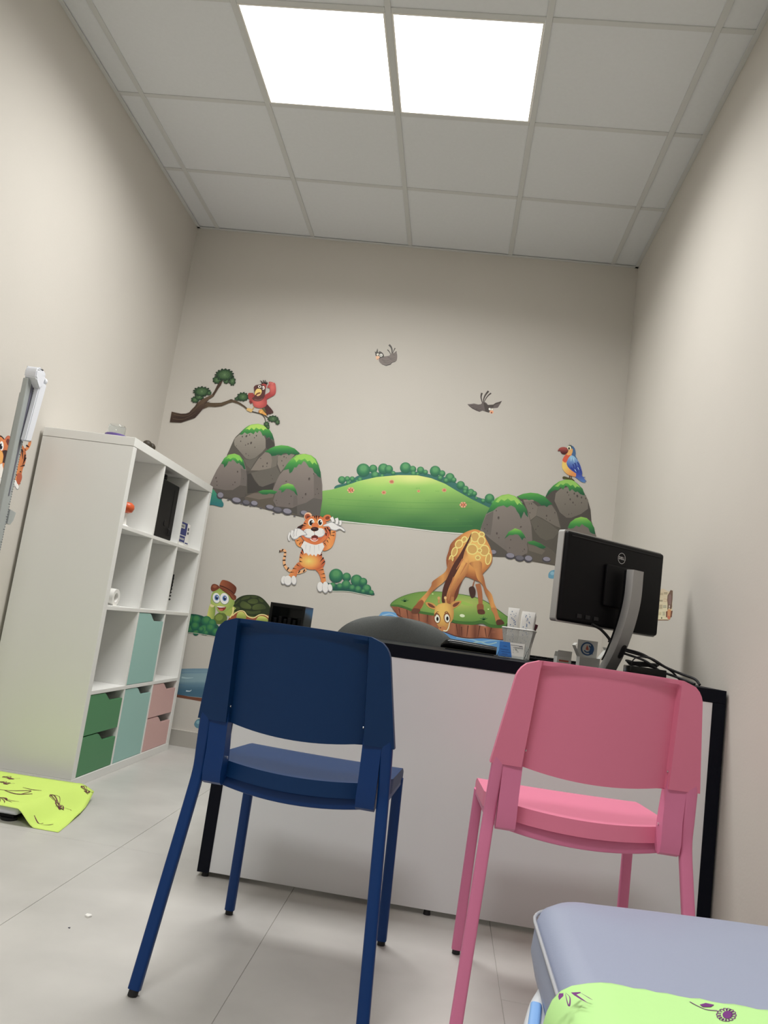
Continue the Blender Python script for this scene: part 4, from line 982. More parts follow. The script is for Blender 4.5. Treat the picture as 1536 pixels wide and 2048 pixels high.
a.poly((96,91,82), [(620,572),(690,507),(850,592),(975,692),(900,780),(810,805),(740,772),(680,702)], False)
a.poly((136,124,114), [(530,305),(660,305),(660,325),(540,330)], False)
holes(a, [(632,355,9,0),(818,503,12,0),(860,560,8,0),(920,465,9,0),(713,632,10,0),(685,670,10,0),(612,465,9,0),(648,412,7,0),(815,540,7,0),(605,355,6,0)])
a.cap([(455,267),(530,232),(620,218),(710,228),(790,262),(860,330),(892,362),(850,367),(820,397),(790,372),(750,377),(720,342),(680,322),(640,302),(600,312),(560,292),(510,297)], 215, 390, (84,168,62), (45,132,60))
a.poly(rc1 if False else (lambda x, y: mixc((128,119,112), (110,102,97), (y-380)/550)), [(0,690),(20,620),(70,490),(130,380),(190,290),(270,250),(350,235),(430,260),(490,310),(550,400),(600,500),(630,620),(642,800),(580,960),(400,1010),(150,1000),(60,750)], False, 5)
a.poly((104,97,92), [(12,645),(80,490),(165,445),(150,600),(130,740),(60,722)], False)
a.poly((86,81,75), [(55,722),(130,790),(250,880),(330,940),(420,1010),(150,1000),(100,900)], False)
holes(a, [(228,528,18,5),(208,720,15,0),(502,640,13,60),(232,773,9,0),(200,440,9,0),(88,612,10,0),(58,662,10,0),(92,690,8,0)], (98,88,84))
a.cap([(78,482),(130,380),(190,290),(270,248),(350,235),(430,260),(490,310),(550,390),(575,430),(592,524),(560,490),(540,450),(502,542),(480,482),(455,450),(430,400),(380,375),(330,402),(290,375),(220,392),(160,442),(110,462)], 230, 510)
a.poly((146,198,80), [(190,330),(240,270),(340,245),(420,265),(480,315),(520,370),(480,345),(460,370),(420,310),(380,320),(340,290),(300,320),(260,300),(225,340)], False)
a.poly((92,86,77), [(580,822),(660,810),(760,840),(880,920),(947,990),(1000,1110),(920,1105),(640,1060),(560,980)], False)
a.poly((108,100,90), [(585,850),(700,880),(800,930),(760,980),(600,930)], False)
a.cap([(578,822),(660,808),(740,840),(812,887),(780,907),(740,902),(700,882),(660,862),(610,852)], 805, 905, (66,140,60), (42,118,58))
a.poly((114,105,99), [(300,790),(350,720),(430,680),(500,700),(560,790),(585,900),(580,960),(500,1000),(400,990),(330,950),(320,850)], False)
holes(a, [(377,798,9,0),(365,897,8,0),(545,915,9,0),(527,938,6,0)])
a.cap([(300,785),(350,700),(430,655),(500,680),(545,740),(562,782),(540,770),(518,803),(490,760),(470,735),(430,730),(400,740),(360,740)], 650, 790)
a.poly((114,106,100), [(1080,650),(1120,590),(1170,540),(1240,518),(1310,530),(1360,580),(1400,660),(1427,750),(1440,1000),(1300,1100),(1000,1080),(1040,800)], False)
a.cap([(1075,648),(1110,580),(1170,535),(1240,515),(1310,530),(1360,575),(1402,650),(1415,730),(1380,722),(1350,702),(1330,652),(1290,632),(1250,602),(1220,642),(1180,622),(1150,652),(1110,662)], 510, 720)
for x, y, rx, ry, dk in ((368,992,60,40,0),(485,1022,58,38,1),(592,1027,54,44,0),(815,1037,54,36,0),(160,950,42,34,0)):
    a.ell((72,70,78), x, y+4, rx, ry, 8); a.ell((102,100,110) if dk else (134,131,145), x+4, y-4, rx*.82, ry*.72, 8)
a.done('rock_wall_sticker', 'mossy grey rocks wall sticker under the blue parrot, partly behind the monitor', group='rock wall stickers')

# ---- tree branch
a = Art(on_back, (330, 720, .1627604), 190)
def bark(x, y): return mixc((104,84,62), (58,42,36), (y-540+.25*(x-100))/190)
a.poly((72,54,42), [(480,540),(520,490),(570,440),(610,380),(645,310),(670,262),(712,255),(690,310),(660,350),(630,400),(600,450),(540,490),(500,540)], False)
a.poly((84,68,50), [(470,560),(520,525),(600,530),(690,528),(760,505),(810,485),(870,500),(930,530),(980,565),(1020,600),(1010,612),(960,575),(900,540),(830,520),(780,535),(700,570),(620,580),(540,575),(470,605)], False)
a.poly(bark, [(85,636),(140,650),(200,662),(260,660),(300,645),(330,610),(370,570),(385,545),(420,515),(450,490),(520,455),(585,425),(600,445),(545,480),(500,520),(480,545),(520,560),(470,600),(430,650),(370,715),(290,742),(200,772),(130,770),(62,766)], False, 5)
for p in ([(110,670),(200,690),(290,680),(360,620),(430,550)], [(100,720),(200,735),(300,700),(380,650)], [(380,600),(420,560),(500,500)], [(620,545),(700,545),(790,510)]): a.stroke((116,96,70), p, 3.5, 1.5)
a.stroke((66,52,40), [(365,590),(395,550),(405,520)], 16, 10); a.stroke((66,52,40), [(650,345),(680,320)], 8, 3); a.stroke((66,52,40), [(500,530),(555,515)], 10, 4); a.stroke((66,52,40), [(800,490),(835,485)], 8, 3)
a.stroke((56,46,38), [(1010,605),(1060,632),(1130,650),(1190,670),(1225,710),(1240,755)], 13, 7)
a.stroke((70,62,40), [(1150,650),(1210,668),(1250,700),(1290,722)], 14, 9)
def leafage(a, cx, cy, rx, ry, n, rot=0, a0=0, a1=360, seed=1):
    random.seed(seed); pts = []
    for k in range(n):
        t = math.radians(a0+(a1-a0)*k/n+rot)
        for q, m in ((0, .80), (.35, 1.0), (.65, 1.02)):
            tt = t+math.radians((a1-a0)/n)*q; j = random.uniform(.96, 1.04); pts.append((cx+rx*m*j*math.cos(tt), cy+ry*m*j*math.sin(tt)))
    a.poly((28,48,36), pts, False)
    for s_, col in ((.86, (46,76,48)), (.62, (70,104,62)), (.36, (96,130,84))):
        a.poly(col, [(cx+(x-cx)*s_, cy+(y-cy)*s_) for x, y in pts], False)
    for k in range(n): 
        t = math.radians(a0+(a1-a0)*(k+.5)/n+rot); a.stroke((36,62,42), [(cx+rx*.15*math.cos(t), cy+ry*.15*math.sin(t)), (cx+rx*.85*math.cos(t), cy+ry*.85*math.sin(t))], 4, 1.5)
leafage(a, 640,248, 55,50, 8, seed=2); leafage(a, 830,262, 42,60, 8, seed=3); leafage(a, 755,262, 38,36, 7, seed=8); leafage(a, 735,185, 118,78, 15, seed=4)
leafage(a, 372,490, 52,42, 8, seed=5); leafage(a, 425,455, 60,42, 8, seed=15); leafage(a, 455,390, 108,64, 14, seed=6); leafage(a, 545,408, 32,28, 6, seed=16)
leafage(a, 905,478, 52,26, 8, seed=7); leafage(a, 960,455, 75,58, 11, seed=9)
leafage(a, 1330,725, 72,42, 11, 20, seed=10); leafage(a, 1385,765, 30,36, 7, seed=12); leafage(a, 1250,790, 36,34, 8, seed=11); leafage(a, 1268,825, 22,26, 6, seed=13)
a.done('branch_wall_sticker', 'brown leafy tree branch wall sticker reaching in from the left corner')

# ---- red bird on the branch
a = Art(on_back, (480, 750, .05859375), 255)
a.poly((76,44,42), [(850,1040),(930,1010),(1010,1090),(1090,1180),(1145,1270),(1130,1310),(1080,1310),(1040,1345),(990,1330),(950,1370),(900,1330),(870,1200)])
a.stroke((190,140,60), [(480,1090),(450,1160),(400,1200)], 26, 30); a.poly((208,168,92), [(245,1150),(330,1140),(420,1180),(430,1240),(380,1280),(320,1250),(240,1215)]); 
a.stroke((90,86,50), [(780,1130),(830,1200),(880,1270)], 80, 60); a.poly((214,150,62), [(640,1230),(700,1180),(770,1190),(830,1270),(900,1330),(910,1390),(840,1370),(760,1330),(680,1310)]); a.stroke((232,190,96), [(700,1290),(770,1230)], 26, 14); a.stroke((150,80,50), [(660,1210),(640,1290)], 20, 12)
a.poly((160,62,58), [(290,640),(400,620),(470,650),(470,900),(400,960),(350,960),(320,900),(340,850),(290,800)])
a.poly((120,40,42), [(330,900),(400,900),(420,960),(370,985)])
def redf(x, y): return mixc((206,92,84), (140,42,44), math.hypot((x-640)/330, (y-960)/260)-.25)
a.poly(lambda x, y: mixc((222,110,100), (168,58,58), math.hypot((x-1120)/170, (y-420)/300)), [(860,700),(940,640),(1010,590),(1030,520),(1010,450),(950,450),(945,390),(990,330),(985,250),(1060,240),(1150,270),(1205,300),(1235,450),(1225,620),(1170,700),(1050,770),(930,830),(880,850)], True, 5)
for p in ([(990,260),(1010,330)], [(1060,250),(1070,330)], [(1130,270),(1125,340)]): a.stroke((236,150,140), p, 22, 6)
a.poly(redf, [(440,700),(560,640),(760,640),(900,760),(925,900),(920,1020),(850,1100),(720,1140),(600,1130),(490,1080),(440,960),(420,800)], True, 6)
a.poly((92,52,50), [(490,500),(480,420),(540,360),(640,340),(760,320),(860,400),(880,500),(870,600),(840,760),(740,880),(600,910),(480,880),(420,800),(500,720)])
a.poly((122,74,70), [(520,820),(640,850),(780,800),(740,870),(600,895),(500,865)])
a.poly((170,64,60), [(740,320),(800,280),(900,300),(920,340),(880,480),(820,400)])
for p in ([(770,320),(750,240),(690,200)], [(810,300),(820,230),(790,180)], [(850,310),(870,240),(865,180)], [(880,320),(905,270),(920,235)], [(900,330),(935,290),(950,260)]): a.stroke((34,26,26), p, 46, 14)
a.ell((60,34,32), 680,410, 85,72); a.ell((60,34,32), 800,450, 68,84)
a.ell((226,214,206), 680,405, 58,50); a.ell((226,214,206), 805,450, 46,66); a.ell((30,22,22), 680,405, 26,26); a.ell((30,22,22), 785,460, 20,26)
a.poly((232,196,104), [(515,700),(520,590),(570,500),(640,475),(720,500),(750,560),(740,620),(700,690),(620,730),(590,690),(560,660)])
a.poly((122,72,38), [(540,680),(600,620),(700,600),(690,650),(620,680),(570,700)]); a.poly((226,180,128), [(570,705),(640,660),(690,650),(640,720),(600,730)])
a.done('bird_wall_sticker', 'red bird wall sticker with a raised wing standing on the branch', group=GRP)

# ---- two dark birds
a = Art(on_back, (730, 670, .0651042))
g1, g2 = (86,82,78), (122,112,108)
for p, w_ in (([(830,600),(830,470),(800,370),(740,300)], 60), ([(790,600),(750,520),(690,450)], 34), ([(850,560),(890,470),(925,400)], 34), ([(880,590),(930,540),(970,510)], 34)): a.stroke(g1, p, w_*.5, w_)
a.poly(g2, [(580,660),(740,635),(790,570),(860,560),(960,530),(990,640),(975,780),(920,820),(820,850),(790,900),(650,940),(520,900),(440,820),(430,730),(500,680)])
a.poly(g1, [(500,900),(640,925),(790,880),(800,850),(960,790),(930,825),(830,860),(790,915),(650,955)], False)
for p in ([(520,760),(640,800),(760,770)], [(560,820),(680,860),(780,820)], [(700,680),(820,720),(940,690)], [(760,740),(860,770),(950,740)], [(850,600),(930,620)]): a.stroke(g1, p, 14, 5)
a.poly(g1, [(330,640),(310,540),(290,515),(345,510),(385,415),(405,540),(450,500),(540,550),(585,640),(570,690),(500,700),(430,740),(400,680)])
a.ell((236,228,216), 392,600, 34,36, 30); a.ell((240,234,224), 493,620, 46,46); a.ell((24,22,22), 490,622, 16,20); a.ell((40,36,34), 400,612, 10,12)
a.poly((236,180,142), [(335,660),(400,640),(455,670),(440,710),(400,740),(395,765),(350,740)]); a.ell((150,90,72), 388,745, 14,12)
a.done('bird_wall_sticker', 'small charcoal bird wall sticker, the higher one nearest the middle of the wall', group=GRP)
a = Art(on_back, (920, 770, .0651042))
g1, g2 = (70,62,58), (98,88,86)
for p, w_ in (([(690,560),(650,400),(655,310),(675,245)], 60), ([(715,540),(730,430),(780,310),(875,185)], 58), ([(740,520),(800,410),(870,320),(955,250)], 44)): a.stroke(g1, p, w_*.45, w_)
a.poly(g2, [(225,590),(330,585),(430,570),(560,600),(640,590),(720,510),(800,540),(860,610),(1020,600),(1100,545),(1200,520),(1290,485),(1240,580),(1160,700),(1020,715),(950,720),(900,850),(860,840),(780,820),(690,790),(600,825),(500,790),(380,730),(290,660)], False)
a.poly(g1, [(225,590),(290,660),(380,730),(500,790),(600,825),(690,790),(600,800),(480,750),(350,680)], False)
a.poly(g1, [(720,520),(860,620),(1020,610),(1100,560),(1290,485),(1180,620),(1020,690),(900,700),(880,850),(780,820),(740,640)], False)
a.poly(g2, [(1030,640),(1110,590),(1220,560),(1150,680),(1030,700)], False)
for p in ([(330,620),(480,650),(640,640)], [(400,690),(540,710),(660,680)], [(480,740),(600,760),(700,720)]): a.stroke(g1, p, 14, 6)
a.ell((240,234,224), 910,740, 32,36); a.ell((238,226,206), 988,750, 20,26); a.poly((232,160,116), [(915,800),(970,780),(1030,810),(1010,870),(960,880),(925,850)]); a.ell((110,52,34), 968,850, 20,24)
a.done('bird_wall_sticker', 'small charcoal bird wall sticker with spread wings, the lower one nearer the right wall', group=GRP)

# ---- parrot
a = Art(on_back, (1100, 870, .0651042), 190)
a.poly(lambda x, y: mixc((62,72,170), (78,130,190), (y-1200)/250), [(740,1260),(850,1180),(960,1230),(1010,1290),(1095,1300),(1040,1330),(1120,1425),(1060,1420),(1090,1465),(980,1450),(880,1380)], True, 4)
a.stroke((70,44,30), [(605,1230),(595,1330)], 30, 34); a.stroke((90,62,34), [(655,1240),(655,1345)], 26, 30)
a.poly((74,72,34), [(380,1310),(420,1275),(500,1290),(580,1320),(680,1345),(760,1415),(700,1400),(640,1365),(520,1370),(470,1350),(400,1350)])
def belly(x, y): return mixc((232,196,88), (224,140,66), math.hypot((x-420)/260, (y-960)/300)-.25)
a.poly((64,104,152), [(600,330),(700,350),(760,430),(785,560),(780,650),(840,760),(700,700),(600,520)])
a.poly(belly, [(480,600),(560,480),(600,420),(690,440),(660,600),(720,800),(800,1250),(680,1265),(560,1230),(440,1130),(370,1000),(370,860),(400,720)], True, 6)
a.poly((216,84,52), [(470,620),(560,590),(620,600),(560,760),(480,850),(420,830),(380,780),(410,700)])
a.poly((236,168,84), [(560,470),(620,440),(690,430),(680,560),(600,620),(520,610)])
def wing(x, y): return mixc((140,190,222), (52,76,168), (y-700)/330+abs(x-700)/1400)
a.poly(wing, [(570,700),(640,635),(720,650),(820,750),(890,850),(940,980),(985,1160),(965,1240),(880,1230),(740,1150),(620,1060),(540,970),(505,860),(540,760)], True, 7)
for p in ([(700,900),(730,1000),(700,1020)], [(760,860),(800,980),(780,1030)], [(840,840),(890,940),(880,1000)], [(780,1040),(850,1130),(830,1180)], [(880,1010),(940,1110),(930,1180)], [(640,1010),(720,1090),(760,1130)]): a.stroke((34,50,132), p, 34, 10)
for p in ([(650,700),(640,820)], [(720,720),(740,850)], [(850,1000),(890,1080)], [(760,1060),(800,1130)]): a.stroke((176,212,236), p, 22, 8)
a.poly(lambda x, y: mixc((168,72,64), (70,24,30), (y-420)/160), [(235,500),(260,440),(320,390),(420,375),(500,395),(555,450),(550,520),(500,580),(400,595),(330,550),(300,490)], True, 5)
a.ell((40,52,50), 610,380, 60,62, -20); a.ell((236,232,196), 590,402, 58,62, 20); a.ell((18,16,16), 585,415, 30,42, 10); a.ell((240,236,220), 608,398, 13,15)
a.stroke((60,80,80), [(600,330),(595,255)], 10, 3); a.stroke((60,80,80), [(620,335),(660,280)], 8, 2); a.stroke((60,80,80), [(585,335),(550,300)], 8, 2)
a.done('parrot_wall_sticker', 'blue and orange parrot wall sticker with a red beak, standing on the right rocks', group=GRP)

# ---- standing tiger
a = Art(on_back, (550, 1010, .1041667), 200)
OR, OD, BK, WH, GY = (214,112,48), (176,74,32), (48,26,24), (222,220,218), (150,150,156)
def stripes(L, w_=16):
    for p in L: a.stroke(BK, p, w_*1.25, 3)
a.stroke((232,168,112), [(600,1235),(540,1270),(440,1300),(330,1280),(240,1230),(190,1150),(175,1060),(190,970),(200,900),(170,868),(110,885)], 56, 42)
for p in ([(575,1240),(545,1290)], [(480,1265),(450,1310)], [(265,1200),(235,1255)], [(210,1140),(165,1165)], [(205,1060),(150,1065)], [(215,990),(165,985)], [(220,915),(175,915)], [(160,850),(125,895)], [(100,870),(95,910)]): a.stroke((60,36,28), p, 28, 20)
def legf(x, y): return mixc((226,140,66), (188,84,38), (x-300)/240 if x < 600 else (960-x)/200)
a.poly(legf, [(470,1100),(400,1150),(350,1220),(300,1300),(270,1370),(400,1380),(450,1270),(560,1200),(620,1180)], True, 4)
a.poly(legf, [(780,1230),(840,1310),(880,1420),(890,1490),(970,1480),(975,1400),(950,1300),(910,1190)], True, 4)
stripes([[(420,1145),(480,1180)], [(345,1215),(420,1230)], [(300,1290),(370,1290)], [(930,1240),(840,1255)], [(955,1320),(880,1330)], [(965,1395),(895,1400)]])
def bellyf(x, y): 
    r = math.hypot((x-650)/210, (y-1080)/150); return mixc((238,208,92), mixc((230,150,62), (192,84,38), (r-.75)/.6), r/.75)
a.poly(bellyf, [(530,860),(700,820),(880,880),(905,1000),(960,1070),(950,1150),(900,1210),(800,1240),(650,1235),(530,1180),(470,1100),(475,990),(500,900)], True, 8)
stripes([[(500,905),(540,960)], [(478,1000),(530,1025)], [(475,1080),(530,1095)], [(525,850),(560,935)], [(905,950),(840,985)], [(935,1010),(860,1100)], [(960,1080),(885,1150)], [(900,900),(850,960)]], 22)
def armf(x, y): return mixc((236,154,66), (206,108,48), abs(x-1060)/130 if x > 800 else abs(x-450)/90)
a.poly(armf, [(1090,480),(1165,500),(1160,640),(1110,780),(1040,850),(930,880),(900,760),(960,700),(1020,620)], True, 4)
a.poly(armf, [(390,650),(480,620),(550,700),(540,790),(480,810),(410,750)], True, 3)
stripes([[(1150,520),(1080,540)], [(1140,590),(1065,580)], [(1030,620),(1060,670)], [(1000,680),(1030,730)], [(950,730),(990,790)], [(420,690),(480,670)], [(470,760),(510,700)], [(520,740),(545,690)]])
a.poly(WH, [(560,700),(640,660),(760,700),(900,690),(950,800),(900,900),(870,960),(820,940),(790,990),(750,950),(720,980),(680,940),(650,975),(600,920),(560,940),(540,850),(500,800)], False)
for p in ([(600,760),(590,860)], [(680,780),(670,900)], [(760,780),(760,930)], [(840,770),(850,880)], [(620,930),(640,960)]): a.stroke((184,184,184), p, 10, 4)
# head
a.ell((236,180,140), 640,225, 78,82); a.ell(OD, 630,230, 56,58); a.ell((120,50,28), 635,240, 30,36)
a.ell(OR, 1000,250, 82,62, -20); a.ell((130,58,32), 1010,250, 45,34, -20)
def headf(x, y): return mixc((238,164,68), (204,92,40), math.hypot((x-770)/230, (y-400)/190)-.15)
a.poly((58,30,26), [(430,440),(480,400),(560,370),(540,500)], True)
a.poly(headf, [(560,330),(620,260),(740,215),(860,215),(940,260),(990,340),(1060,430),(1060,560),(1000,650),(900,720),(770,750),(640,720),(540,650),(500,580),(500,480),(540,400)], True, 8)
stripes([[(470,440),(560,430)], [(500,500),(570,490)], [(520,400),(600,400)], [(560,350),(620,370)], [(1000,430),(1060,520)], [(960,440),(1020,560)], [(1050,470),(1075,600)], [(980,540),(990,640)], [(800,205),(800,310)], [(760,220),(780,270)], [(850,215),(830,270)], [(990,600),(960,660)]], 24)
a.stroke(BK, [(600,260),(700,210),(800,222),(880,215),(960,240)], 10, 4, bulge=True)
a.ell((236,230,226), 700,335, 58,72, 8); a.ell((236,230,226), 872,335, 48,66, -8); a.ell((28,18,18), 700,345, 38,52, 10); a.ell((28,18,18), 868,340, 34,48); a.ell((240,240,240), 718,325, 12,16); a.ell((240,240,240), 884,320, 11,15)
a.ell(OR, 775,400, 70,60)
for q in ((650,545,115,92,12), (860,530,105,90,-12)): a.ell(GY, q[0], q[1]+6, q[2], q[3], q[4]); a.ell(WH, q[0], q[1]-2, q[2]*.94, q[3]*.92, q[4])
a.poly(OR, [(520,600),(600,640),(700,700),(850,690),(950,600),(1000,610),(940,700),(860,745),(770,765),(660,735),(560,680)], True)
a.poly((110,36,32), [(700,610),(770,580),(830,610),(800,670),(740,665)]); a.ell((224,150,148), 762,655, 42,20); a.stroke((240,238,232), [(680,650),(720,685),(775,695),(830,665)], 18, 10)
a.ell((52,28,26), 765,465, 75,42); a.ell((92,58,54), 750,448, 34,12)
for dx, s_ in ((600,-1),(920,1)):
    for dy in (-20, 0, 20): a.stroke(GY, [(dx, 520+dy), (dx+s_*50, 508+dy*1.8)], 7, 2)
# gloved paws
def finger(p, w_, w2): a.stroke(GY, p, w_+8, w2+8); a.stroke(WH, p, w_-4, w2-4)
a.poly(GY, [(330,520),(430,450),(510,470),(600,540),(618,580),(540,590),(480,600),(440,650),(370,670),(330,640)]); a.poly(WH, [(345,530),(435,460),(505,480),(590,545),(600,570),(520,580),(460,610),(420,640),(370,650),(340,620)])
finger([(290,530),(265,620),(280,690)], 40, 26); finger([(340,490),(325,570),(345,630)], 50, 36); finger([(410,460),(390,540),(395,600)], 50, 36)
a.poly(GY, [(930,390),(1010,350),(1100,330),(1230,400),(1300,430),(1355,495),(1330,515),(1250,470),(1180,495),(1080,480),(1030,420),(930,415)]); a.poly(WH, [(935,393),(1010,362),(1100,340),(1220,410),(1290,440),(1340,490),(1320,500),(1245,455),(1170,480),(1090,465),(1035,408),(940,405)])
finger([(1085,240),(1110,290),(1115,330)], 62, 52); finger([(1180,255),(1195,310),(1185,370)], 60, 50); finger([(1255,300),(1260,350),(1245,390)], 46, 40)
for q in ((170,1440,50,80,10), (250,1450,75,95,0), (365,1445,48,88,-6), (870,1570,58,95,0), (970,1580,60,110,0), (1060,1590,42,75,-6)): a.ell(GY, q[0]+2, q[1]+6, q[2]+5, q[3]+3, q[4]); a.ell(WH, q[0], q[1]-3, q[2]-2, q[3]-5, q[4])
a.done('tiger_wall_sticker', 'cheerful standing tiger wall sticker with white paws raised, left of centre on the back wall', group=GRP)

# ---- round green bush beside the tiger
a = Art(on_back, (350, 1010, .2929688), 120)
a.poly((30,84,80), [(1035,530),(1080,540),(1200,540),(1290,545),(1350,590),(1358,615),(1290,607),(1200,590),(1080,583),(1060,575)], True)
for x, y, r in ((1100,483,48),(1172,492,30),(1240,515,40),(1285,525,28),(1168,545,32),(1125,555,22),(1210,566,22),(1250,575,24),(1310,572,30),(1340,598,18),(1078,550,22),(1285,590,16)):
    a.ball(x, y, r, (40,116,80), (104,170,98), (24,84,72))
a.poly((26,84,70), [(1060,572),(1140,575),(1220,590),(1300,603),(1356,616),(1290,609),(1200,592),(1080,585)], False)
a.stroke((214,222,206), [(1075,588),(1180,590),(1290,611),(1340,621)], 3)
a.done('bush_wall_sticker', 'round green bush wall sticker beside the foot of the standing tiger', group='bush wall stickers')

# ---- turtle
a = Art(on_back, (370, 1140, .1692708), 20)
a.poly((92,104,40), [(560,420),(620,350),(720,300),(800,297),(900,325),(980,400),(1020,470),(1060,600),(980,640),(560,620)], True)
def shell(x, y): return mixc((84,98,46), (46,58,30), math.hypot((x-770)/240, (y-420)/150)-.1)
a.poly((40,52,28), [(575,400),(610,345),(680,305),(770,293),(860,303),(930,345),(985,410),(1010,470),(1030,550),(940,560),(760,540),(640,500),(570,480)], True)
for p in ([(660,350),(700,315),(770,305),(755,335),(690,352)], [(780,305),(850,308),(850,325),(800,328)], [(870,330),(920,355),(925,380),(885,370)], [(740,370),(790,340),(850,345),(862,380),(830,398),(770,395)], [(650,400),(680,368),(730,385),(780,425),(775,460),(700,455),(660,435)], [(800,430),(850,402),(920,405),(955,440),(940,462),(810,470)], [(590,400),(650,345),(640,365),(605,405)], [(720,480),(800,490),(890,480),(880,510),(790,525),(740,510)], [(590,430),(640,440),(640,470),(590,460)]):
    a.poly(shell, p, True, 2)
a.poly((150,74,40), [(540,540),(600,500),(650,478),(700,490),(740,540),(830,560),(900,530),(1000,540),(1060,620),(540,640)])
a.stroke((230,214,140), [(560,540),(600,505),(650,482),(700,492),(740,545),(810,565),(880,530),(940,530),(990,560)], 12, 12)
a.poly(lambda x, y: mixc((210,212,100), (122,140,50), (y-490)/90), [(610,545),(630,500),(680,495),(715,530),(720,575),(620,580)], True, 3)
a.poly(lambda x, y: mixc((214,216,104), (128,146,50), (y-545)/60), [(840,590),(870,550),(920,545),(970,570),(980,620),(840,620)], True, 3)
a.stroke((160,176,72), [(560,420),(520,480),(500,540)], 110, 90); a.stroke((226,212,130), [(570,440),(565,510),(530,565)], 16, 14)
a.poly((92,112,44), [(340,560),(400,505),(470,515),(500,570),(470,620),(400,640),(340,620)]); a.ell((120,140,54), 405,560, 45,38, -20)
a.poly(lambda x, y: mixc((206,208,96), (120,148,58), (x-270)/90), [(270,500),(300,400),(350,420),(360,480),(345,560),(320,590),(265,560)], True, 4)
a.ell((222,208,150), 322,418, 26,22)
def face(x, y): return mixc((190,204,96), (120,150,62), math.hypot((x-420)/170, (y-360)/160)-.2)
a.poly(face, [(320,280),(370,225),(440,225),(520,300),(580,350),(580,410),(540,450),(500,480),(440,510),(390,490),(360,430),(310,400),(305,350)], True, 6)
for q in ((372,330,44,60), (466,338,52,66)):
    a.ell((120,140,110), q[0], q[1]+4, q[2]+6, q[3]+4, -10); a.ell((232,234,230), q[0], q[1], q[2], q[3], -10); a.ell((90,130,190), q[0]+3, q[1]-4, 27, 34); a.ell((30,40,80), q[0]+4, q[1]-2, 16, 22); a.ell((244,244,244), q[0]+9, q[1]-14, 6, 8)
a.poly((140,50,38), [(378,425),(430,430),(485,437),(465,475),(425,485),(395,460)]); a.poly((238,236,226), [(378,425),(430,430),(480,437),(430,444),(392,440)]); a.ell((206,96,80), 425,470, 26,11)
a.poly((118,56,34), [(305,215),(320,175),(350,165),(390,180),(410,210),(360,245),(320,250)]); a.ell((150,84,54), 352,195, 26,18)
a.poly((112,54,32), [(408,200),(440,240),(510,290),(560,350),(600,350),(605,310),(580,285),(600,240),(500,190)])
a.poly(lambda x, y: mixc((160,86,50), (96,44,28), (x-420)/190), [(408,190),(430,130),(460,118),(530,140),(600,195),(607,240),(580,285),(510,250),(450,215)], True, 4)
a.stroke((74,34,24), [(410,185),(470,205),(540,245),(585,285)], 14, 10)
a.poly((134,70,42), [(400,200),(450,232),(520,280),(575,350),(590,345),(560,300),(520,262)], True)
a.done('turtle_wall_sticker', 'smiling turtle wall sticker with a brown cap, left of the smoky desk organizer', group=GRP)

# ---- bush at the shelf edge
a = Art(on_back, (370, 1140, .1692708), 75)
a.poly((26,84,70), [(-60,560),(60,520),(200,540),(350,620),(420,700),(400,790),(330,775),(200,755),(40,735),(-80,720)], True)
for x, y, r in ((60,590,60),(135,590,55),(255,605,62),(320,630,50),(60,700,45),(225,710,60),(300,690,55),(365,735,48),(130,740,36),(120,665,52),(192,702,34),(250,745,30),(0,660,60)):
    a.ball(x, y, r, (36,112,78), (84,152,72), (22,84,74))
a.stroke((200,200,180), [(40,737),(200,757),(390,795)], 5)
a.done('bush_wall_sticker', 'dark green bush wall sticker in front of the turtle, at the shelving unit edge', group='bush wall stickers')

# ---- giraffe on its island
a = Art(on_back, (720, 1040, .2604167), 200)
a.poly(lambda x, y: mixc((96,160,214), (84,146,204), (y-700)/200), [(150,730),(180,705),(260,710),(330,740),(420,800),(700,860),(1100,905),(1130,980),(1120,1060),(600,1040),(200,900),(140,760)], True, 5)
a.stroke((150,190,222), [(170,735),(230,722),(280,740)], 12, 6)
a.stroke((132,178,210), [(740,900),(850,915),(920,935),(1000,925),(1080,920)], 14, 9); a.stroke((150,188,196), [(850,950),(920,935),(980,955),(1050,940)], 12, 8)
def soil(x, y): return mixc((182,112,76), (112,62,44), .5+.5*math.sin(x/13.0)*math.sin(x/37.0)+.3*(y-700-.24*(x-250))/200)
a.poly(soil, [(240,655),(300,670),(420,700),(560,720),(700,790),(860,800),(1000,820),(1160,800),(1200,830),(1190,920),(1080,918),(950,905),(840,905),(740,890),(640,850),(500,800),(400,790),(300,745),(275,715)], True, 24)
for p in ([(300,680),(310,735)], [(360,690),(370,760)], [(520,720),(515,785)], [(740,800),(750,880)], [(830,810),(820,895)], [(920,810),(905,900)], [(1010,825),(985,900)], [(1100,820),(1110,915)], [(780,820),(782,890)], [(960,830),(970,900)], [(450,715),(455,780)]): a.stroke((96,50,36), p, 9, 4)
a.stroke((90,48,34), [(280,722),(400,790),(520,805),(640,855),(740,893),(840,908),(950,906),(1080,920),(1180,922)], 7, 7)
def grassf(x, y):
    r = math.hypot((x-780)/260, (y-640)/70); return mixc((176,190,84), mixc((128,164,70), (92,140,56), (r-1)/1.2), r)
a.poly((66,112,46), [(232,655),(260,620),(340,580),(450,553),(580,548),(720,562),(860,585),(960,620),(1050,680),(1140,745),(1210,780),(1200,830),(1100,832),(1000,825),(940,795),(860,806),(720,790),(640,745),(560,735),(420,710),(320,672),(260,664)], True)
a.poly(grassf, [(240,650),(270,618),(345,582),(450,556),(580,552),(720,566),(860,590),(960,626),(1050,688),(1140,752),(1190,780),(1180,800),(1100,805),(1000,800),(940,770),(860,780),(730,770),(640,725),(560,715),(420,690),(320,655),(262,650)], True, 14)
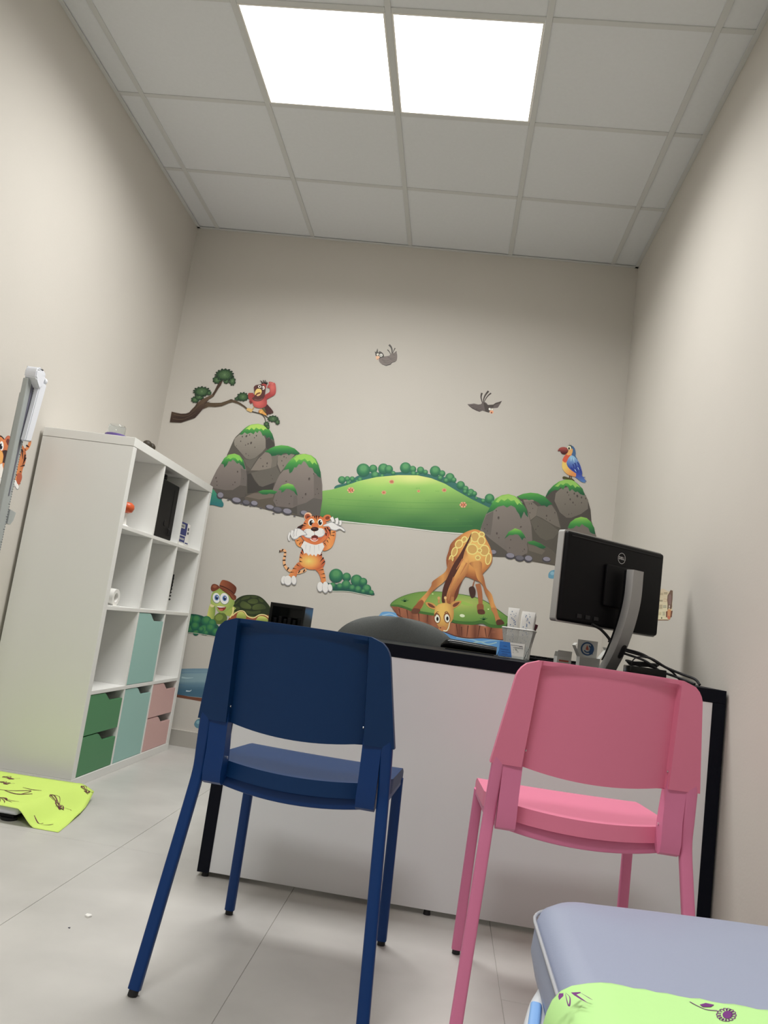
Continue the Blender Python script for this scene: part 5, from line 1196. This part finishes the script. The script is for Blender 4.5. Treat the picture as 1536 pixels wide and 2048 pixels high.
for x, y, s_ in ((345,615,1),(950,755,1)):
    for dx in (-30,-15,0,15,30): a.stroke((44,96,58), [(x, y+12), (x+dx, y-16+abs(dx)*.5)], 9*s_, 2)
a.ell((214,226,190), 785,735, 20,12, 10); a.ell((204,220,150), 558,568, 7,4); a.ell((204,220,150), 985,685, 6,5); a.poly((150,190,70), [(740,610),(850,645),(860,660),(790,650)])
BR, YO, YE = (150,84,44), (222,152,62), (238,204,98)
# far legs and tail
a.stroke(BR, [(880,460),(868,500),(862,530)], 7, 8); a.poly((70,46,40), [(838,520),(870,510),(888,545),(880,590),(855,600),(840,560)])
a.stroke((112,58,36), [(770,450),(745,520),(735,580),(700,640)], 44, 24); a.stroke((168,100,56), [(905,490),(920,560),(925,640),(920,660)], 40, 28)
a.poly((148,86,50), [(900,650),(945,648),(950,690),(955,722),(925,724),(905,715)]); a.poly((96,56,40), [(905,690),(950,690),(957,722),(910,722)])
# body
def bodyf(x, y):
    r = math.hypot((x-880)/150, (y-230)/190); return mixc((242,204,100), mixc((214,142,62), (152,84,44), (r-.8)/.35), r/.8)
a.poly(bodyf, [(885,72),(940,95),(970,150),(1000,210),(1016,270),(1010,330),(975,380),(940,420),(935,480),(830,440),(780,436),(720,430),(680,400),(662,310),(680,240),(700,180),(760,125),(820,90)], True, 10)
for x, y, rx, ry, ro in ((882,130,32,36,0),(932,160,26,30,0),(862,225,38,36,10),(955,235,34,38,0),(918,235,14,12,0),(760,185,24,30,30),(935,110,18,14,20),(840,160,14,26,20),(800,150,16,20,30),(725,245,18,34,20),(985,300,18,40,10),(905,290,16,14,0),(700,300,12,26,10)):
    a.ell((240,214,120), x, y, rx+6, ry+6, ro); a.ell((206,160,78), x, y, rx-2, ry-2, ro)
# near left leg
def legc(x, y): return mixc((226,160,74), (150,82,46), (math.sin(x/21.0)+1)*.35+.1)
a.poly(legc, [(690,300),(660,390),(600,440),(555,475),(545,510),(500,570),(450,620),(430,665),(470,680),(490,640),(540,570),(590,520),(640,480),(690,430),(740,380)], True, 6)
a.poly(BR, [(430,650),(470,615),(490,630),(480,660),(460,690),(440,720),(395,712),(405,680)]); a.poly((104,62,44), [(395,700),(415,678),(462,688),(445,718),(400,716)])
# near right leg
a.poly(legc, [(840,330),(880,380),(900,450),(940,500),(960,560),(985,610),(1010,680),(1050,690),(1030,640),(1010,570),(970,520),(950,440),(935,400),(930,320)], True, 6)
a.poly((190,122,62), [(1005,680),(1045,680),(1065,740),(1090,775),(1105,795),(1060,805),(1045,790),(1030,730)]); a.poly((90,54,40), [(1050,770),(1085,765),(1108,797),(1060,807),(1045,795)])
# neck
a.poly((84,44,34), [(857,100),(830,150),(800,205),(760,275),(715,345),(685,410),(645,500),(630,570),(630,632),(662,634),(670,560),(700,480),(745,400),(785,310),(808,230),(840,160)], True)
a.poly(lambda x, y: mixc((232,168,80), (160,92,48), abs(x-(1080-1.0*y*.85))/120), [(806,235),(785,310),(745,395),(702,475),(672,550),(658,610),(658,640),(716,636),(726,570),(760,500),(810,430),(836,360),(835,300),(822,255)], True, 8)
for p in ([(790,300),(740,380)], [(820,330),(770,420)], [(720,440),(690,520)], [(760,450),(720,530)], [(690,560),(680,620)]): a.stroke((190,116,60), p, 12, 5)
# head
a.stroke((196,140,70), [(607,600),(605,640)], 12, 14); a.ell((206,160,90), 606,600, 12,12); a.stroke((206,150,80), [(655,600),(662,640)], 11, 14); a.ell((226,186,120), 655,598, 10,12); a.stroke((180,116,60), [(712,590),(705,640)], 22, 24)
a.poly((206,146,66), [(595,675),(560,640),(505,632),(515,660),(545,680),(590,690)]); a.poly((120,62,44), [(575,668),(545,645),(520,640),(535,665),(565,675)])
a.poly((206,146,66), [(690,655),(720,625),(778,622),(760,655),(720,680),(695,680)]); a.poly((120,62,44), [(712,655),(730,638),(765,630),(745,658),(720,668)])
def gf(x, y): return mixc((232,186,80), (176,112,54), math.hypot((x-635)/90, (y-700)/130)-.35)
a.poly(gf, [(600,650),(660,637),(705,660),(720,700),(715,760),(690,800),(690,840),(655,860),(620,840),(585,790),(570,740),(575,690)], True, 6)
for x, y in ((592,755),(668,752)):
    a.ell((140,84,44), x, y, 26,42, -8); a.ell((238,232,214), x+1, y+3, 19,32, -8); a.ell((26,20,18), x+3, y+5, 9,16)
a.stroke((110,58,34), [(578,740),(590,708),(605,706)], 6, 3); a.stroke((110,58,34), [(650,712),(668,704),(690,735)], 6, 3)
a.ell((196,128,70), 632,835, 30,20); a.ell((90,44,30), 618,828, 6,4); a.stroke((240,226,196), [(640,850),(665,850),(680,825),(690,780)], 9, 6)
a.done('giraffe_wall_sticker', 'giraffe wall sticker drinking with splayed legs on a grassy island, back wall above desk', group=GRP)

# ---- pond low on the wall
a = Art(on_back, (330, 1300, .0976563))
a.poly((116,66,46), [(-300,880),(240,905),(500,955),(780,985),(1100,1000),(1500,980),(1500,1060),(1100,1090),(760,1058),(500,1010),(235,965),(-300,940)], False)
def pond(x, y): return mixc((104,138,160), (126,158,170), (y-380)/130) if y < 640 else mixc((112,146,162), (64,104,128), (y-640)/180)
a.poly(pond, [(-300,480),(100,420),(340,385),(600,378),(930,380),(1300,390),(1600,420),(1600,900),(1200,985),(780,978),(500,950),(240,910),(-100,860),(-300,700)], False, 14)
a.stroke((82,122,156), [(340,470),(600,462),(900,460)], 10, 4); a.stroke((168,196,202), [(340,560),(450,575),(580,568)], 34, 8); a.stroke((196,214,220), [(430,838),(510,842),(545,815)], 26, 6); a.stroke((86,124,150), [(290,705),(480,730),(820,745)], 22, 12); a.stroke((118,84,62), [(250,940),(500,990),(760,1030)], 6, 6)
a.done('pond_wall_sticker', 'blue pond wall sticker with a brown bank, low on the wall behind the blue chair', group='landscape wall stickers')
a = Art(on_back, (330, 1300, .0976563))
a.poly((84,132,150), [(600,1540),(610,1480),(650,1430),(720,1410),(860,1440),(900,1540),(820,1600),(660,1600)], True); a.ell((120,164,176), 680,1480, 40,36)
a.done('water_drop_wall_sticker', 'small blue rounded water splash wall sticker just above the baseboard', group='water splash wall stickers')
a = Art(on_back, (1090, 1040, .1627604))
a.poly((92,150,178), [(40,680),(55,640),(90,618),(160,612),(260,640),(280,690),(200,718),(60,718)], True); a.ell((128,176,196), 90,655, 26,22)
a.done('water_drop_wall_sticker', 'small blue rounded wall sticker peeking out at the left edge of the monitor', group='water splash wall stickers')

# ---- tiger cub on the left wall behind the measuring rod
a = Art(on_left, (0, 860, .1171875))
TO = (206,120,58)
for k, (p, c) in enumerate((([(425,345),(480,290),(510,200),(490,110),(445,60)], TO),)): a.stroke(c, p, 50, 44)
for p in ([(430,100),(470,60)], [(470,120),(510,95)], [(480,180),(520,200)], [(445,260),(490,290)], [(415,330),(440,350)]): a.stroke((50,28,26), p, 30, 22)
a.poly(lambda x, y: mixc((226,142,66), (176,92,46), (x-250)/190), [(120,300),(280,230),(370,250),(425,330),(445,440),(430,560),(390,660),(370,760),(365,850),(330,930),(300,960),(220,900),(230,780),(100,760),(60,600)], True, 5)
for p in ([(330,260),(400,380)], [(440,470),(380,600)], [(420,600),(340,625)], [(300,555),(270,550)], [(305,600),(265,605)], [(300,670),(262,672)], [(360,710),(330,715)], [(310,765),(250,775)], [(340,290),(350,450)], [(370,330),(390,500)], [(340,860),(300,830)], [(345,910),(315,920)], [(355,820),(310,800)], [(430,420),(400,560)]): a.stroke((44,24,24), p, 30, 6)
a.poly((176,84,52), [(300,740),(365,750),(372,830),(330,930),(290,960),(280,840)], True)
for x, y, rx, ry in ((240,880,24,60),(262,910,26,62),(292,960,26,48)): a.ell((130,130,136), x, y+8, rx+4, ry+4, -10); a.ell((226,224,222), x, y, rx, ry, -10)
a.poly((228,222,216), [(-60,560),(40,560),(70,700),(40,800),(-60,800)]); a.poly(TO, [(60,520),(130,480),(140,700),(80,720),(40,600)])
for x, y in ((0,880),(35,920)): a.ell((130,130,136), x, y+10, 42, 80, -20); a.ell((226,224,222), x, y, 38, 74, -20)
a.ell((176,84,52), 130,205, 60,112, 8); a.ell((196,100,62), 130,205, 50,98, 8); a.ell((110,50,42), 128,205, 30,58, 8)
a.poly(lambda x, y: mixc((222,130,62), (176,86,46), (y-100)/400), [(-80,90),(20,100),(90,180),(150,330),(180,440),(150,540),(60,560),(-80,560)], True, 4)
a.poly((58,34,34), [(40,360),(110,345),(175,400),(180,460),(120,470),(90,560),(40,540),(60,450)]); a.poly((236,160,70), [(-40,350),(40,380),(50,470),(30,560),(-40,560)]); a.stroke((50,28,28), [(-40,100),(20,110),(70,160)], 26, 16)
a.ell((238,234,228), 25,270, 34,80); a.ell((26,24,40), 14,280, 24,52); a.ell((240,240,240), 32,255, 9,22)
a.stroke((44,28,28), [(150,350),(210,330)], 10, 4); a.stroke((44,28,28), [(170,360),(195,370)], 16, 8)
a.done('tiger_wall_sticker', 'tiger cub wall sticker on the left wall, half hidden by the measuring rod', group=GRP)

# ---- little illustrated card on the right wall
a = Art(on_right, (1300, 1150, .0537109))
a.poly(lambda x, y: mixc((196,178,150), (214,206,168), (y-520)/900), [(395,540),(500,510),(700,620),(850,560),(850,640),(830,1100),(830,1500),(760,1600),(700,1675),(300,1665),(280,1600),(320,1200)], False, 6)
a.poly((126,84,58), [(300,1655),(680,1660),(700,1690),(300,1690)], False)
def blk(x0, y0, x1, y1, c, n=3, rows=3):
    for r in range(rows):
        for k in range(n):
            w_ = (x1-x0)/n; h_ = (y1-y0)/rows; a.poly(c, [(x0+k*w_, y0+r*h_), (x0+k*w_+w_*.78, y0+r*h_), (x0+k*w_+w_*.78, y0+r*h_+h_*.6), (x0+k*w_, y0+r*h_+h_*.6)], False)
blk(375, 665, 500, 760, (140,120,88), 4, 3); blk(525, 650, 660, 730, (104,96,62), 4, 2); blk(335, 930, 480, 1000, (96,82,58), 5, 2); blk(325, 1110, 470, 1270, (134,114,86), 4, 5); blk(490, 1130, 620, 1240, (124,132,120), 4, 3); blk(300, 1390, 430, 1500, (170,156,108), 4, 3); blk(470, 1370, 570, 1520, (150,150,124), 3, 4)
a.stroke((190,140,116), [(505,910),(560,890),(640,930),(630,970),(560,990),(510,960)], 14, 14); a.ell((70,62,40), 437,1600, 22,30)
a.poly((104,76,60), [(770,560),(850,580),(845,720),(840,900),(820,1070),(825,1180),(800,1270),(740,1260),(720,1180),(690,1260),(650,1300),(660,1100),(645,900),(660,760),(720,660)], False)
a.poly((126,96,92), [(700,760),(790,740),(800,950),(780,1080),(700,1080)], True); a.ell((232,210,196), 725,1165, 18,40)
a.poly((206,140,86), [(670,1290),(780,1290),(790,1400),(770,1560),(730,1660),(660,1620),(640,1480)], True); a.poly((112,60,40), [(600,1360),(660,1340),(650,1560),(600,1580)], False); a.poly((112,60,40), [(780,1340),(845,1330),(810,1560),(760,1580)], False); a.ell((196,100,72), 700,1580, 50,60)
a.done('card_wall_sticker', 'small cream illustrated card stuck on the right wall beside the monitor')

# ================================================================== CAMERA AND VIEW
cd = bpy.data.cameras.new('camera'); co = bpy.data.objects.new('camera', cd); COL.objects.link(co)
cd.sensor_fit = 'VERTICAL'; cd.sensor_height = 36; cd.lens = FPX/2048*36; cd.clip_start = .02
co.matrix_world = Matrix(((RX.x, UX.x, -FX.x, CAM.x), (RX.y, UX.y, -FX.y, CAM.y), (RX.z, UX.z, -FX.z, CAM.z), (0,0,0,1)))
sc = bpy.context.scene; sc.camera = co
w = bpy.data.worlds.new('world'); sc.world = w; w.use_nodes = True
w.node_tree.nodes['Background'].inputs['Color'].default_value = (.05,.05,.055,1)
sc.view_settings.view_transform = 'Standard'; sc.view_settings.look = 'None'; sc.view_settings.gamma = 1
sc.view_settings.use_curve_mapping = False; sc.view_settings.exposure = 0.0
sc.cycles.max_bounces = 10; sc.cycles.diffuse_bounces = 6; sc.cycles.transparent_max_bounces = 16
sc.cycles.sample_clamp_indirect = 6; sc.cycles.use_denoising = True
